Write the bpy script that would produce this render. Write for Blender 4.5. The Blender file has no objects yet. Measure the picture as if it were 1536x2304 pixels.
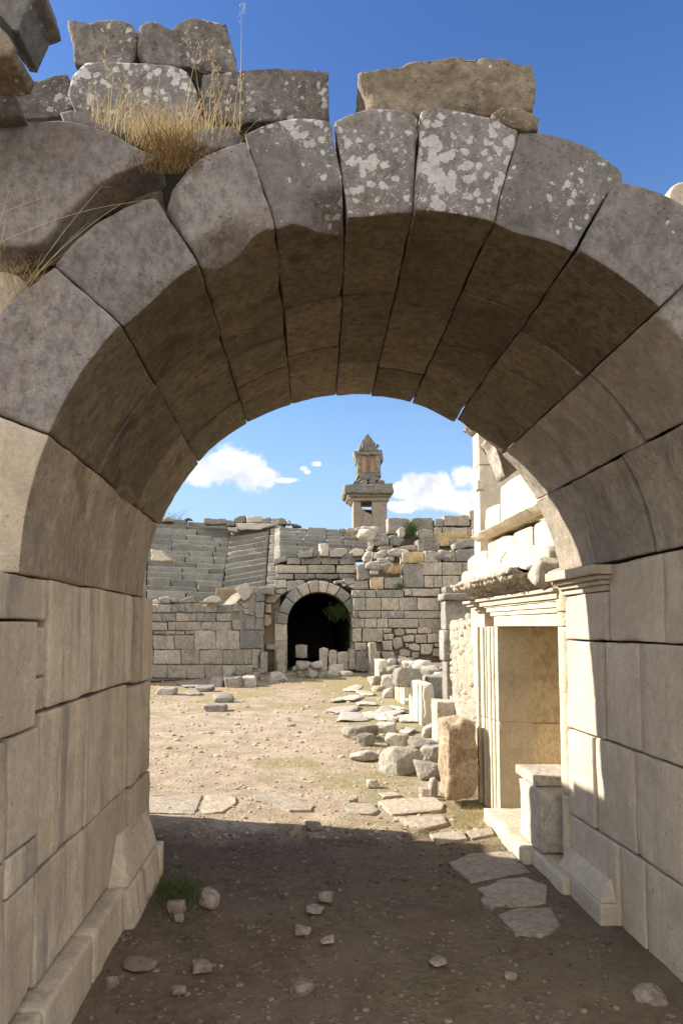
import bpy, bmesh, math, random
import numpy as np
from mathutils import Vector
R = math.radians
# ---------------------------------------------------------------- camera, sky, sun
SC = bpy.context.scene
F = 1500.0; TH = math.atan(0.061); EYE = 1.6; HX, HY = 665.0, 1410.0
PY0 = HY - F * math.tan(TH)
cam_d = bpy.data.cameras.new('camera'); cam = bpy.data.objects.new('camera', cam_d)
SC.collection.objects.link(cam); SC.camera = cam
cam.location = (0, 0, EYE); cam.rotation_euler = (math.pi / 2 + TH, 0, 0)
cam_d.sensor_fit = 'VERTICAL'; cam_d.sensor_height = 36.0; cam_d.lens = 36.0 * F / 2304
cam_d.shift_x = (768 - HX) / 2304; cam_d.shift_y = (PY0 - 1152) / 2304
cam_d.clip_start = 0.05; cam_d.clip_end = 3000
SUN_EL = R(32.0); SL = 0.216
SAZ = math.atan2(1.0, SL)                    # angle from +Y towards -X
SDIR = Vector((-math.sin(SAZ) * math.cos(SUN_EL), math.cos(SAZ) * math.cos(SUN_EL), math.sin(SUN_EL)))
sun_d = bpy.data.lights.new('sun', 'SUN'); sun_d.energy = 5.0; sun_d.angle = R(0.6); sun_d.color = (1.0, 0.92, 0.80)
sun = bpy.data.objects.new('sun', sun_d); SC.collection.objects.link(sun)
sun.rotation_euler = SDIR.to_track_quat('Z', 'Y').to_euler(); sun.location = (-20, 10, 30)
SC.view_settings.view_transform = 'Standard'; SC.view_settings.look = 'None'
SC.view_settings.exposure = 1.27; SC.view_settings.gamma = 1.0
W = bpy.data.worlds.new('World'); SC.world = W; W.use_nodes = True

class NT:
    def __init__(s, tree): s.t = tree; s.t.nodes.clear()
    def n(s, typ, ins=None, **kw):
        nd = s.t.nodes.new(typ)
        for k, v in kw.items(): setattr(nd, k, v)
        for k, v in (ins or {}).items():
            sk = nd.inputs[k]
            if isinstance(v, bpy.types.NodeSocket): s.t.links.new(v, sk)
            else: sk.default_value = v
        return nd
    def m(s, op, a, b=0.0, c=None, clamp=False):
        ins = {0: a, 1: b}
        if c is not None: ins[2] = c
        return s.n('ShaderNodeMath', ins, operation=op, use_clamp=clamp).outputs[0]
    def mr(s, v, a, b, c=0.0, d=1.0, smooth=True):
        return s.n('ShaderNodeMapRange', {0: v, 1: a, 2: b, 3: c, 4: d}, interpolation_type='SMOOTHSTEP' if smooth else 'LINEAR').outputs[0]
    def mix(s, f, a, b, blend='MIX'):
        nd = s.n('ShaderNodeMix', None, data_type='RGBA', blend_type=blend)
        for k, v in ((0, f), (6, a), (7, b)):
            if isinstance(v, bpy.types.NodeSocket): s.t.links.new(v, nd.inputs[k])
            else: nd.inputs[k].default_value = v if k == 0 else (tuple(v) + (1,) if len(v) == 3 else v)
        return nd.outputs[2]
    def noise(s, vec, scale, detail=4, rough=0.55, dist=0.0):
        return s.n('ShaderNodeTexNoise', {'Vector': vec, 'Scale': scale, 'Detail': detail, 'Roughness': rough, 'Distortion': dist}).outputs[0]
    def vm(s, op, a, b=(0, 0, 0)):
        return s.n('ShaderNodeVectorMath', {0: a, 1: b}, operation=op).outputs[0]

def build_world():
    t = NT(W.node_tree)
    sky = t.n('ShaderNodeTexSky', None, sky_type='NISHITA', sun_disc=False, sun_elevation=SUN_EL, sun_rotation=-SAZ,
              altitude=100.0, air_density=1.0, dust_density=0.7, ozone_density=3.5).outputs[0]
    hs = t.n('ShaderNodeHueSaturation', {'Hue': 0.5, 'Saturation': 1.08, 'Value': 1.0, 'Fac': 1.0, 'Color': sky}).outputs[0]
    gen = t.n('ShaderNodeTexCoord').outputs['Generated']
    sp = t.n('ShaderNodeSeparateXYZ', {0: gen}).outputs
    low = t.mr(sp[2], .40, .02)
    hs = t.mix(t.m('MULTIPLY', low, .7), hs, (2.0, 2.7, 3.6))
    hi = t.mr(sp[2], .28, .74)
    hs = t.mix(t.m('MULTIPLY', hi, .75), hs, t.mix(1.0, hs, (.42, .56, .82), 'MULTIPLY'))
    y = t.m('MAXIMUM', sp[1], 0.05)
    a = t.m('DIVIDE', sp[0], y); b = t.m('DIVIDE', sp[2], y)
    fbig = t.noise(gen, 19.0, 12, 0.66, .25)
    blobs = [(445,1066,48,30),(500,1045,62,42),(560,1052,52,44),(600,1066,30,26),(640,1077,42,8),(684,1050,9,6),(692,1058,9,7),(713,1040,13,7),
             (903,1098,24,20),(930,1088,30,27),(965,1082,27,25),(998,1080,28,28),(1050,1068,42,40),(1110,1050,60,55),(1000,1120,85,32),
             (888,1137,24,12),(1070,1125,90,38),(905,1140,40,14),(300,1030,120,40),(-200,1080,240,40),(1700,1050,300,60)]
    fld = None
    for (px, py, rx, ry) in blobs:
        ca, cb = (px - HX) / F, (HY - py) / F
        dx = t.m('MULTIPLY', t.m('SUBTRACT', a, ca), F / rx); dy = t.m('MULTIPLY', t.m('SUBTRACT', b, cb), F / ry)
        d = t.m('SQRT', t.m('ADD', t.m('MULTIPLY', dx, dx), t.m('MULTIPLY', dy, dy)))
        v = t.m('SUBTRACT', 1.0, d)
        fld = v if fld is None else t.m('SMOOTH_MAX', fld, v, 0.25)
    nz = t.m('MULTIPLY', t.m('SUBTRACT', fbig, 0.5), 2.6)
    cm = t.mr(t.m('ADD', fld, nz), -0.12, 0.42)
    front = t.m('GREATER_THAN', sp[1], 0.05)
    cm = t.m('MULTIPLY', cm, front)
    # unseen bright cloud added behind the camera as neutral fill light
    rear_fill = t.m('MULTIPLY', t.mr(sp[1], -.05, -.35), t.mr(t.noise(t.vm('MULTIPLY', gen, (1, 1, 1.6)), 2.6, 8, .6, .2), .36, .46))
    cm = t.m('MAXIMUM', cm, rear_fill)
    shade = t.mr(t.noise(gen, 24.0, 6, 0.6), 0.32, 0.62, 0.80, 1.12)
    cc = t.n('ShaderNodeMix', None, data_type='RGBA')
    cloudcol = t.n('ShaderNodeCombineColor', {0: t.m('MULTIPLY', shade, 4.3), 1: t.m('MULTIPLY', shade, 4.45), 2: t.m('MULTIPLY', t.m('POWER', shade, .7), 4.6)}).outputs[0]
    col = t.mix(t.m('MULTIPLY', cm, 0.95), hs, cloudcol)
    col = t.mix(t.m('MULTIPLY', rear_fill, .95), col, (8.6, 8.5, 8.4))  # added cloud brightened further to fill the shaded faces
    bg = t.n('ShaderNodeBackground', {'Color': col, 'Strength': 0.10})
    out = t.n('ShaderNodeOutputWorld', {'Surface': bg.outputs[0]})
build_world()

# ---------------------------------------------------------------- pixel helpers: a photo pixel and a plane give a place
def ray(px, py):
    u = (px - HX) / F; v = (PY0 - py) / F
    return np.array([u, math.cos(TH) - v * math.sin(TH), math.sin(TH) + v * math.cos(TH)])
E0 = np.array([0, 0, EYE])
def PP(px, py, p0, n):
    d = ray(px, py); n = np.array(n, float)
    return E0 + d * (np.dot(np.array(p0) - E0, n) / np.dot(d, n))
def PY(px, py, Y): return PP(px, py, (0, Y, 0), (0, 1, 0))
def PX(px, py, X): return PP(px, py, (X, 0, 0), (1, 0, 0))
def PZ(px, py, Z=0.0): return PP(px, py, (0, 0, Z), (0, 0, 1))

# ---------------------------------------------------------------- numpy noise
def _h(ix, iy, iz, seed):
    n = (ix * 374761393 + iy * 668265263 + iz * 2147483647 + seed * 144665) & 0xFFFFFFFF
    n = ((n ^ (n >> 13)) * 1274126177) & 0xFFFFFFFF
    n = ((n ^ (n >> 16)) * 2246822519) & 0xFFFFFFFF
    return ((n ^ (n >> 15)) & 0xFFFFFF) / float(0xFFFFFF)
def vnoise(p, seed=0):
    p = np.asarray(p, float); i = np.floor(p).astype(np.int64); f = p - i; f = f * f * (3 - 2 * f)
    x, y, z = i[..., 0], i[..., 1], i[..., 2]; fx, fy, fz = f[..., 0], f[..., 1], f[..., 2]
    r = 0
    for dx in (0, 1):
        wx = fx if dx else 1 - fx
        for dy in (0, 1):
            wy = fy if dy else 1 - fy
            for dz in (0, 1):
                wz = fz if dz else 1 - fz
                r = r + wx * wy * wz * _h(x + dx, y + dy, z + dz, seed)
    return r
def fbm(p, freq, seed=0, octv=4, gain=0.5):
    p = np.asarray(p, float) * freq + 31.7; a = 1.0; s = 0; t = 0
    for o in range(octv):
        s = s + a * vnoise(p, seed + o * 17); t += a; a *= gain; p = p * 2.03 + 5.1
    return s / t * 2 - 1          # -1..1

# ---------------------------------------------------------------- objects
COL = SC.collection
def thing(name, label, cat, loc, group=None):
    o = bpy.data.objects.new(name, None); COL.objects.link(o); o.location = loc; o.empty_display_size = 0.2
    o['label'] = label; o['category'] = cat
    if group: o['group'] = group
    return o
class M:
    """collects vertices/faces of one mesh object"""
    def __init__(s): s.V = []; s.Fc = []; s.T = []; s.MI = []; s.n = 0
    def add(s, V, Fc, tone=0.0, mi=0):
        V = np.asarray(V, float); s.V.append(V)
        off = s.n
        if off: Fc = [tuple(i + off for i in f) for f in Fc]
        s.Fc += [tuple(int(i) for i in f) for f in Fc]
        t = np.full(len(V), tone) if np.isscalar(tone) else tone
        s.T.append(t); s.MI += ([mi] * len(Fc) if np.isscalar(mi) else list(mi)); s.n += len(V)
    def build(s, name, mats, parent=None, smooth=True, origin=None):
        V = np.vstack(s.V)
        if parent is not None:
            org = np.array(parent.location); p = parent.parent
            while p is not None: org = org + np.array(p.location); p = p.parent
            loc = (0, 0, 0)
        else:
            org = np.array([(V[:, 0].min() + V[:, 0].max()) / 2, (V[:, 1].min() + V[:, 1].max()) / 2, V[:, 2].min()]) if origin is None else np.array(origin)
            loc = org
        me = bpy.data.meshes.new(name); me.from_pydata((V - org).tolist(), [], s.Fc)
        at = me.attributes.new('tone', 'FLOAT', 'POINT'); at.data.foreach_set('value', np.concatenate(s.T).astype(np.float32))
        if not isinstance(mats, (list, tuple)): mats = [mats]
        for m in mats: me.materials.append(m)
        me.polygons.foreach_set('material_index', s.MI)
        if smooth: me.polygons.foreach_set('use_smooth', [True] * len(me.polygons))
        me.update()
        o = bpy.data.objects.new(name, me); COL.objects.link(o)
        if parent is not None: o.parent = parent
        o.location = loc
        return o
def tag(o, label=None, cat=None, group=None, kind=None):
    for k, v in (('label', label), ('category', cat), ('group', group), ('kind', kind)):
        if v: o[k] = v
    return o

def vnormals(V, Fc):
    q = np.array([(f[0], f[1], f[2]) for f in Fc]); q2 = np.array([(f[0], f[2], f[-1]) for f in Fc])
    N = np.zeros_like(V)
    for t in (q, q2):
        n = np.cross(V[t[:, 1]] - V[t[:, 0]], V[t[:, 2]] - V[t[:, 0]])
        for k in range(3): np.add.at(N, t[:, k], n)
    l = np.linalg.norm(N, axis=1, keepdims=True); l[l == 0] = 1
    return N / l
_gc = {}
def cubegrid(ax, ay, az):
    """surface grid of a box with given parameter lists; returns integer ijk verts, faces, face ids"""
    key = (len(ax), len(ay), len(az))
    if key in _gc: return _gc[key]
    A, B, C = [k - 1 for k in key]; idx = {}; verts = []; faces = []; fid = []
    def vi(i, j, k):
        q = (i, j, k)
        if q not in idx: idx[q] = len(verts); verts.append(q)
        return idx[q]
    for i in range(A):
        for j in range(B):
            faces.append((vi(i, j, 0), vi(i, j + 1, 0), vi(i + 1, j + 1, 0), vi(i + 1, j, 0))); fid.append(4)
            faces.append((vi(i, j, C), vi(i + 1, j, C), vi(i + 1, j + 1, C), vi(i, j + 1, C))); fid.append(5)
    for i in range(A):
        for k in range(C):
            faces.append((vi(i, 0, k), vi(i + 1, 0, k), vi(i + 1, 0, k + 1), vi(i, 0, k + 1))); fid.append(2)
            faces.append((vi(i, B, k), vi(i, B, k + 1), vi(i + 1, B, k + 1), vi(i + 1, B, k))); fid.append(3)
    for j in range(B):
        for k in range(C):
            faces.append((vi(0, j, k), vi(0, j, k + 1), vi(0, j + 1, k + 1), vi(0, j + 1, k))); fid.append(0)
            faces.append((vi(A, j, k), vi(A, j + 1, k), vi(A, j + 1, k + 1), vi(A, j, k + 1))); fid.append(1)
    _gc[key] = (np.array(verts), faces, np.array(fid))
    return _gc[key]
def axis(L, res, Rr):
    n = max(2, min(40, int(round(L / res))))
    e = min(0.3, Rr / L)
    inner = np.linspace(e, 1 - e, n)
    return np.concatenate([[0, e * .35], inner, [1 - e * .35, 1]])
RNG = random.Random(7)
def block(mesh, fmap, L, res=0.03, rad=0.02, amp=0.006, freq=6.0, chip=0.0, seed=None, tone=None, mi=None):
    """box whose unit cube is carried to the world by fmap; rounded worn edges and rough faces"""
    seed = RNG.randrange(9999) if seed is None else seed
    tone = RNG.uniform(-1, 1) if tone is None else tone
    L = np.array(L, float); rad = min(rad, L.min() * .3)
    ax = [axis(L[k], res, rad) for k in range(3)]
    ijk, faces, fid = cubegrid(*ax)
    U = np.stack([ax[k][ijk[:, k]] for k in range(3)], 1)
    P = fmap(U); Q = U * L
    rr = rad * (0.75 + 0.5 * fbm(P, 5.0, seed + 3, 3))[:, None]
    if chip:
        ch = np.clip(fbm(P, 3.5, seed + 9, 3) - 0.12, 0, 1)[:, None]
        rr = rr + chip * ch * 2.2
    rr = np.minimum(rr, L.min() * .45)
    c = np.clip(Q, rr, L - rr); d = Q - c; ln = np.linalg.norm(d, axis=1, keepdims=True); ln[ln < 1e-9] = 1
    dn = d / ln
    Qn = c + dn * rr
    # verts on flat faces keep their full depth
    P1 = fmap(Qn / L)
    N = vnormals(P1, faces)
    P1 = P1 + N * (amp * fbm(P, freq, seed, 6, .55))[:, None]
    mats = 0 if mi is None else [mi.get(int(f), 0) for f in fid]
    mesh.add(P1, faces, tone, mats)
def tri(c8):
    c = np.array(c8, float).reshape(2, 2, 2, 3)
    def f(U):
        u, v, w = U[:, 0:1], U[:, 1:2], U[:, 2:3]; r = 0
        for i in (0, 1):
            for j in (0, 1):
                for k in (0, 1):
                    r = r + (u if i else 1 - u) * (v if j else 1 - v) * (w if k else 1 - w) * c[i, j, k]
        return r
    Lx = np.linalg.norm(c[1, 0, 0] - c[0, 0, 0]); Ly = np.linalg.norm(c[0, 1, 0] - c[0, 0, 0]); Lz = np.linalg.norm(c[0, 0, 1] - c[0, 0, 0])
    return f, (max(Lx, .01), max(Ly, .01), max(Lz, .01))
def boxc(x0, x1, y0, y1, z0, z1, rz=0.0, rx=0.0, ry=0.0):
    cx, cy = (x0 + x1) / 2, (y0 + y1) / 2; out = []
    from mathutils import Euler
    mt = Euler((rx, ry, rz)).to_matrix()
    for x in (x0, x1):
        for y in (y0, y1):
            for z in (z0, z1):
                v = mt @ Vector((x - cx, y - cy, z - z0)); out.append((v.x + cx, v.y + cy, v.z + z0))
    return out
def box(mesh, x0, x1, y0, y1, z0, z1, rz=0.0, rx=0.0, ry=0.0, **kw):
    f, L = tri(boxc(x0, x1, y0, y1, z0, z1, rz, rx, ry)); block(mesh, f, L, **kw)

def poly(mesh, pts, dvec, res=0.04, rad=0.02, amp=0.006, freq=6.0, chip=0.0, seed=None, tone=None, shrink=0.003, smooth=1):
    """stone with a free outline: outline points of its face, carried back by dvec"""
    seed = RNG.randrange(9999) if seed is None else seed
    tone = RNG.uniform(-1, 1) if tone is None else tone
    P = np.array(pts, float); D = np.array(dvec, float); Dl = np.linalg.norm(D); Dn = D / Dl
    c = P.mean(0); nrm = np.zeros(3)
    for i in range(len(P)): nrm += np.cross(P[i] - c, P[(i + 1) % len(P)] - c)
    if np.dot(nrm, D) > 0: P = P[::-1]
    S = []
    for i in range(len(P)):
        a, b = P[i], P[(i + 1) % len(P)]; n = max(1, int(np.linalg.norm(b - a) / res))
        for k in range(n): S.append(a + (b - a) * k / n)
    S = np.array(S); n = len(S)
    for _ in range(smooth): S = S * .5 + (np.roll(S, 1, 0) + np.roll(S, -1, 0)) * .25
    rho = np.linalg.norm(S - c, axis=1).mean(); rad = min(rad, rho * .35, Dl * .4)
    nin = max(2, int(rho / res / 1.3)); smax = 1 - 2.0 * rad / rho
    prof = [(smax * k / nin, 0.0) for k in range(1, nin + 1)] + [(1 - rad / rho, .07 * rad), (1 - .3 * rad / rho, .35 * rad), (1.0, rad)]
    nd = max(1, min(14, int((Dl - 2 * rad) / (res * 1.3))))
    prof += [(1.0, rad + (Dl - 2 * rad) * k / nd) for k in range(1, nd + 1)]
    prof += [(1 - .3 * rad / rho, Dl - .35 * rad), (1 - rad / rho, Dl), (.5, Dl)]
    V = [c]; s_l = [0]
    ed = (S - c); edl = np.linalg.norm(ed, axis=1, keepdims=True); ed = ed / edl
    for (s, d) in prof:
        V += list(c + ed * np.maximum(edl * s - shrink * s, 0.001) + Dn * d); s_l += [s] * n
    V.append(c + D); s_l.append(0)
    V = np.array(V); s_l = np.array(s_l); Fc = []
    for i in range(n): Fc.append((0, 1 + i, 1 + (i + 1) % n))
    for r in range(len(prof) - 1):
        a = 1 + r * n; b = a + n
        for i in range(n):
            j = (i + 1) % n; Fc.append((a + i, b + i, b + j, a + j))
    a = 1 + (len(prof) - 1) * n; L = len(V) - 1
    for i in range(n): Fc.append((a + i, L, a + (i + 1) % n))
    N = vnormals(V, Fc)
    edge = np.clip((s_l - .7) / .3, 0, 1)
    dis = amp * fbm(V, freq, seed, 6, .56)
    if chip:
        dis = dis - chip * edge * np.clip(fbm(V, 4.5, seed + 5, 3) - .05, 0, 1) * 2
    V = V + N * dis[:, None]
    mesh.add(V, Fc, tone, 0)

_ico = {}
def ico(sub):
    if sub not in _ico:
        bm = bmesh.new(); bmesh.ops.create_icosphere(bm, subdivisions=sub, radius=1.0)
        _ico[sub] = (np.array([v.co[:] for v in bm.verts]), [tuple(v.index for v in f.verts) for f in bm.faces]); bm.free()
    return _ico[sub]
def rock(mesh, c, size, seed=0, rz=0.0, sub=4, amp=0.05, facets=12, flat=0.0, tone=None, sq=0.0):
    """broken stone: cut planes around an ellipsoid, then roughened; c is the centre of its foot"""
    rs = np.random.RandomState(seed); D, Fc = ico(sub)
    n = rs.normal(size=(facets, 3)); n /= np.linalg.norm(n, axis=1, keepdims=True)
    n = np.vstack([n, [[1, 0, 0], [-1, 0, 0], [0, 1, 0], [0, -1, 0], [0, 0, 1], [0, 0, -1]] + rs.normal(size=(6, 3)) * .12])
    n /= np.linalg.norm(n, axis=1, keepdims=True)
    h = np.concatenate([rs.uniform(.78, 1.05, facets), rs.uniform(.80, 1.0, 6)])
    if sq: h[:facets] = 1.25 + rs.uniform(-.12, .1, facets)
    dp = D @ n.T; r = np.where(dp > .05, h / np.maximum(dp, .05), 9.0)
    k = 36.0; rr = -np.log(np.exp(-k * r).sum(1)) / k
    P = D * rr[:, None]
    P = P * (1 + amp * fbm(P, 2.2, seed, 6, .62))[:, None]
    sz = np.array(size) / 2.0
    P = P / .86 * sz
    cs, sn = math.cos(rz), math.sin(rz)
    X = P[:, 0] * cs - P[:, 1] * sn; Y = P[:, 0] * sn + P[:, 1] * cs
    P = np.stack([X + c[0], Y + c[1], P[:, 2] + c[2] + sz[2] * .8], 1)
    mesh.add(P, Fc, RNG.uniform(-1, 1) if tone is None else tone)

# ---------------------------------------------------------------- materials
def stone(name, light, dark, stain=(.10, .075, .045), lichen=0.0, streak=0.0, patch=0.5, bump=0.5, sc=1.0, cracks=0.4, red=0.0, tonev=0.16, lcol=(.50, .485, .45), moss=0.0, mott=1.0):
    m = bpy.data.materials.new(name); m.use_nodes = True; t = NT(m.node_tree)
    pos = t.n('ShaderNodeNewGeometry').outputs['Position']
    tone = t.n('ShaderNodeAttribute', None, attribute_name='tone').outputs['Fac']
    off = t.n('ShaderNodeCombineXYZ', {0: t.m('MULTIPLY', tone, 13.0), 1: t.m('MULTIPLY', tone, 7.0), 2: t.m('MULTIPLY', tone, 9.0)}).outputs[0]
    p = t.vm('ADD', pos, off)
    big = t.noise(p, 1.6 * sc, 8, .6, .15); mid = t.noise(p, 8.0 * sc, 8, .64, .1); fine = t.noise(p, 55.0 * sc, 5, .65)
    grit = t.noise(p, 190.0 * sc, 2, .6)
    pit = t.noise(t.vm('MULTIPLY', p, (1.0, 1.0, .7)), 27.0 * sc, 6, .72, .15)
    f = t.mr(t.m('ADD', t.m('MULTIPLY', big, .6 + .25 * (1 - mott)), t.m('MULTIPLY', mid, .4 - .25 * (1 - mott))), .5 - .22, .5 + .2)
    col = t.mix(f, dark, light)
    if streak:
        sv = t.vm('MULTIPLY', p, (6.5 * sc, 6.5 * sc, .42 * sc))
        s1 = t.noise(sv, 1.0, 7, .62, .1); s2 = t.noise(p, 4.0 * sc, 6, .6)
        sm = t.m('MULTIPLY', t.mr(t.m('ADD', t.m('MULTIPLY', s1, .78), t.m('MULTIPLY', s2, .22)), .50, .63), t.m('MULTIPLY', t.mr(big, .42, .58, .25, 1.0), streak))
        col = t.mix(sm, col, tuple(np.array([dark[0] * .70, dark[1] * .76, dark[2] * .90])))
        sm2 = t.m('MULTIPLY', t.mr(s1, .46, .3), streak * .55)
        col = t.mix(sm2, col, tuple(np.minimum(np.array(light) * 1.2, .8)))
    st = t.m('MULTIPLY', t.mr(t.noise(p, 3.3 * sc, 7, .65, .8), .53, .68), patch)
    col = t.mix(st, col, stain)
    if red:
        rd = t.m('MULTIPLY', t.mr(t.noise(t.vm('ADD', p, (9, 3, 5)), 4.0, 6, .6), .62, .72), red)
        col = t.mix(rd, col, (.26, .09, .05))
    col = t.mix(t.mr(pit, .44, .64, .0, .75 * mott), col, tuple(np.array(dark) * .72))
    col = t.mix(t.mr(pit, .45, .30, .0, .4 * mott), col, tuple(np.minimum(np.array(light) * 1.25, .85)))
    col = t.mix(t.mr(fine, .3, .7, .0, .35), col, tuple(np.array(dark) * .75))
    col = t.mix(t.mr(grit, .62, .75, 0, .35), col, tuple(np.minimum(np.array(light) * 1.35, .85)))
    vo = t.n('ShaderNodeTexVoronoi', {'Vector': t.vm('ADD', p, t.vm('MULTIPLY', t.n('ShaderNodeTexNoise', {'Vector': p, 'Scale': 3.0 * sc, 'Detail': 5}).outputs[1], (.5, .5, .5))), 'Scale': 1.9 * sc}, feature='DISTANCE_TO_EDGE').outputs[0]
    cmask = t.mr(t.noise(t.vm('ADD', p, (3, 8, 1)), 1.1 * sc, 3), .5, .6)
    ck = t.m('MULTIPLY', t.m('MULTIPLY', t.mr(vo, .007, .0), cmask), cracks)
    pv = t.n('ShaderNodeTexVoronoi', {'Vector': p, 'Scale': 42.0 * sc, 'Randomness': 1.0}).outputs[0]
    pm = t.m('MULTIPLY', t.mr(pv, .24, .08), t.mr(t.noise(p, 9.0 * sc, 3), .52, .64))
    col = t.mix(t.m('MULTIPLY', t.m('MAXIMUM', ck, t.m('MULTIPLY', pm, .55)), .8), col, (.035, .028, .02))
    hgt = t.m('ADD', t.m('MULTIPLY', mid, .55), t.m('ADD', t.m('MULTIPLY', fine, .20), t.m('MULTIPLY', grit, .05)))
    hgt = t.m('SUBTRACT', hgt, t.m('MULTIPLY', pit, .38))
    hgt = t.m('SUBTRACT', hgt, t.m('ADD', t.m('MULTIPLY', ck, .5), t.m('MULTIPLY', pm, .2)))
    if lichen:
        lw = t.vm('ADD', p, t.vm('MULTIPLY', t.n('ShaderNodeTexNoise', {'Vector': p, 'Scale': 22.0, 'Detail': 4}).outputs[1], (.05, .05, .05)))
        reg = t.noise(t.vm('ADD', p, (5, 5, 5)), 2.6 * sc, 4, .6)
        l1 = t.n('ShaderNodeTexVoronoi', {'Vector': lw, 'Scale': 23.0 * sc}).outputs[0]; l2 = t.n('ShaderNodeTexVoronoi', {'Vector': lw, 'Scale': 60.0 * sc}).outputs[0]
        th = t.m('ADD', t.m('MULTIPLY', t.m('SUBTRACT', reg, .5), 1.9), .36 * lichen - .13)
        a = t.mr(t.m('SUBTRACT', th, t.m('ADD', l1, t.m('MULTIPLY', t.m('SUBTRACT', fine, .5), .35))), -.01, .05)
        rg2 = t.mr(reg, .66 - .2 * lichen, .76 - .2 * lichen)
        b = t.m('MULTIPLY', t.mr(t.m('ADD', l2, t.m('MULTIPLY', fine, .25)), .40, .33), rg2)
        lm = t.m('MULTIPLY', t.m('MAXIMUM', a, t.m('MULTIPLY', b, .7)), t.mr(pit, .7, .4, .55, .95))
        col = t.mix(lm, col, lcol)
        hgt = t.m('ADD', hgt, t.m('MULTIPLY', lm, .06))
    if moss:
        mm = t.m('MULTIPLY', t.mr(t.noise(t.vm('ADD', p, (1, 9, 4)), 3.0, 6), .55, .68), moss)
        col = t.mix(mm, col, (.09, .10, .035))
    br = t.m('ADD', 1.0, t.m('MULTIPLY', tone, tonev))
    bc = t.n('ShaderNodeCombineColor', {0: br, 1: br, 2: br}).outputs[0]
    col = t.mix(1.0, col, bc, 'MULTIPLY')
    bp = t.n('ShaderNodeBump', {'Strength': min(1, bump * 1.3), 'Distance': .035 / sc, 'Height': hgt}).outputs[0]
    bs = t.n('ShaderNodeBsdfPrincipled', {'Base Color': col, 'Roughness': .93, 'Normal': bp, 'Specular IOR Level': .15})
    t.n('ShaderNodeOutputMaterial', {'Surface': bs.outputs[0]})
    return m
GREY = (.315, .285, .258); DGREY = (.165, .145, .130)
m_face = stone('grey_limestone', GREY, DGREY, stain=(.17, .12, .09), lichen=.12, patch=.5, bump=.55, cracks=.15, red=.15)
m_faceL = stone('lichen_limestone', GREY, DGREY, stain=(.13, .10, .08), lichen=1.25, patch=.35, bump=.55, cracks=.1)
m_faceL2 = stone('spotted_limestone', (.24, .23, .22), DGREY, stain=(.13, .10, .08), lichen=1.0, patch=.35, bump=.55, cracks=.1)
m_soff = stone('ochre_soffit_limestone', (.26, .208, .138), (.120, .096, .064), stain=(.060, .050, .032), patch=.85, bump=.7, cracks=.15, streak=0, moss=.35, tonev=.24)
m_rough = stone('rough_ochre_limestone', (.31, .25, .17), (.16, .13, .10), stain=(.12, .085, .04), lichen=.5, patch=.7, bump=.9, cracks=.15)
m_top = stone('dark_weathered_limestone', (.27, .24, .205), (.12, .106, .092), stain=(.13, .095, .05), lichen=.85, patch=.6, bump=.9, cracks=.1)
m_wallL = stone('warm_ashlar', (.64, .54, .41), (.37, .30, .22), stain=(.31, .225, .15), streak=1.0, mott=.35, patch=.28, bump=.4, cracks=.25, red=.35, tonev=.08)
m_wallR = stone('pale_ashlar', (.61, .52, .405), (.40, .34, .26), stain=(.28, .22, .15), streak=.55, mott=.35, patch=.25, bump=.35, cracks=.25, red=.12, tonev=.07)
m_white = stone('cream_ashlar', (.62, .54, .40), (.45, .385, .28), stain=(.38, .30, .19), mott=.5, streak=.4, patch=.3, bump=.4, cracks=.3, tonev=.08)
m_carve = stone('weathered_carved_stone', (.60, .53, .42), (.36, .31, .25), stain=(.13, .11, .08), patch=.7, bump=1.0, sc=1.6, cracks=.2)
m_reveal = stone('sandy_reveal_stone', (.74, .62, .43), (.56, .45, .28), stain=(.30, .20, .09), patch=.6, bump=.3, cracks=.2)
m_seat = stone('grey_seat_stone', (.30, .285, .245), (.165, .155, .132), stain=(.17, .145, .10), lichen=.25, patch=.5, bump=.7, sc=.9, cracks=.0, tonev=.2)
m_far = stone('pale_theatre_ashlar', (.50, .435, .335), (.30, .255, .195), stain=(.19, .155, .115), streak=.5, lichen=.15, patch=.55, bump=.7, sc=.5, cracks=.4, tonev=.2)
m_farg = stone('grey_theatre_ashlar', (.36, .335, .285), (.20, .185, .155), stain=(.17, .15, .11), streak=.45, lichen=.4, patch=.5, bump=.7, sc=.5, cracks=.3, tonev=.2)
m_rub = stone('rubble_core', (.30, .235, .16), (.15, .115, .08), stain=(.09, .065, .04), patch=.8, bump=1.0, sc=1.2, cracks=.2)
m_dark = stone('vault_shade_stone', (.06, .05, .038), (.03, .025, .02), patch=.5, bump=.6, cracks=0)  # near-black base colour carries the deep shade of the vault interior
m_soffL = stone('streaked_soffit_stone', (.50, .405, .29), (.25, .20, .145), stain=(.13, .10, .065), streak=1.0, patch=.55, bump=.5, cracks=.3, mott=.6, tonev=.1)
m_soffR = stone('grey_soffit_stone', (.44, .38, .30), (.24, .205, .16), stain=(.14, .115, .085), streak=.8, patch=.5, bump=.5, cracks=.3, mott=.6, tonev=.1)
m_rock = stone('field_stone', (.42, .375, .31), (.22, .195, .16), stain=(.20, .16, .11), lichen=.4, patch=.4, bump=.8, sc=1.0, cracks=.5, tonev=.2)
m_rockw = stone('pale_field_stone', (.56, .50, .41), (.36, .32, .26), stain=(.28, .22, .14), patch=.4, bump=.7, cracks=.5, tonev=.15)
m_brown = stone('honey_rough_stone', (.48, .38, .26), (.27, .20, .13), stain=(.16, .10, .05), patch=.8, bump=1.0, sc=1.3, cracks=.3)
m_tomb = stone('tomb_shaft_stone', (.38, .325, .255), (.26, .22, .175), stain=(.16, .13, .10), streak=.5, patch=.5, bump=.4, sc=.4, cracks=.3)
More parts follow.
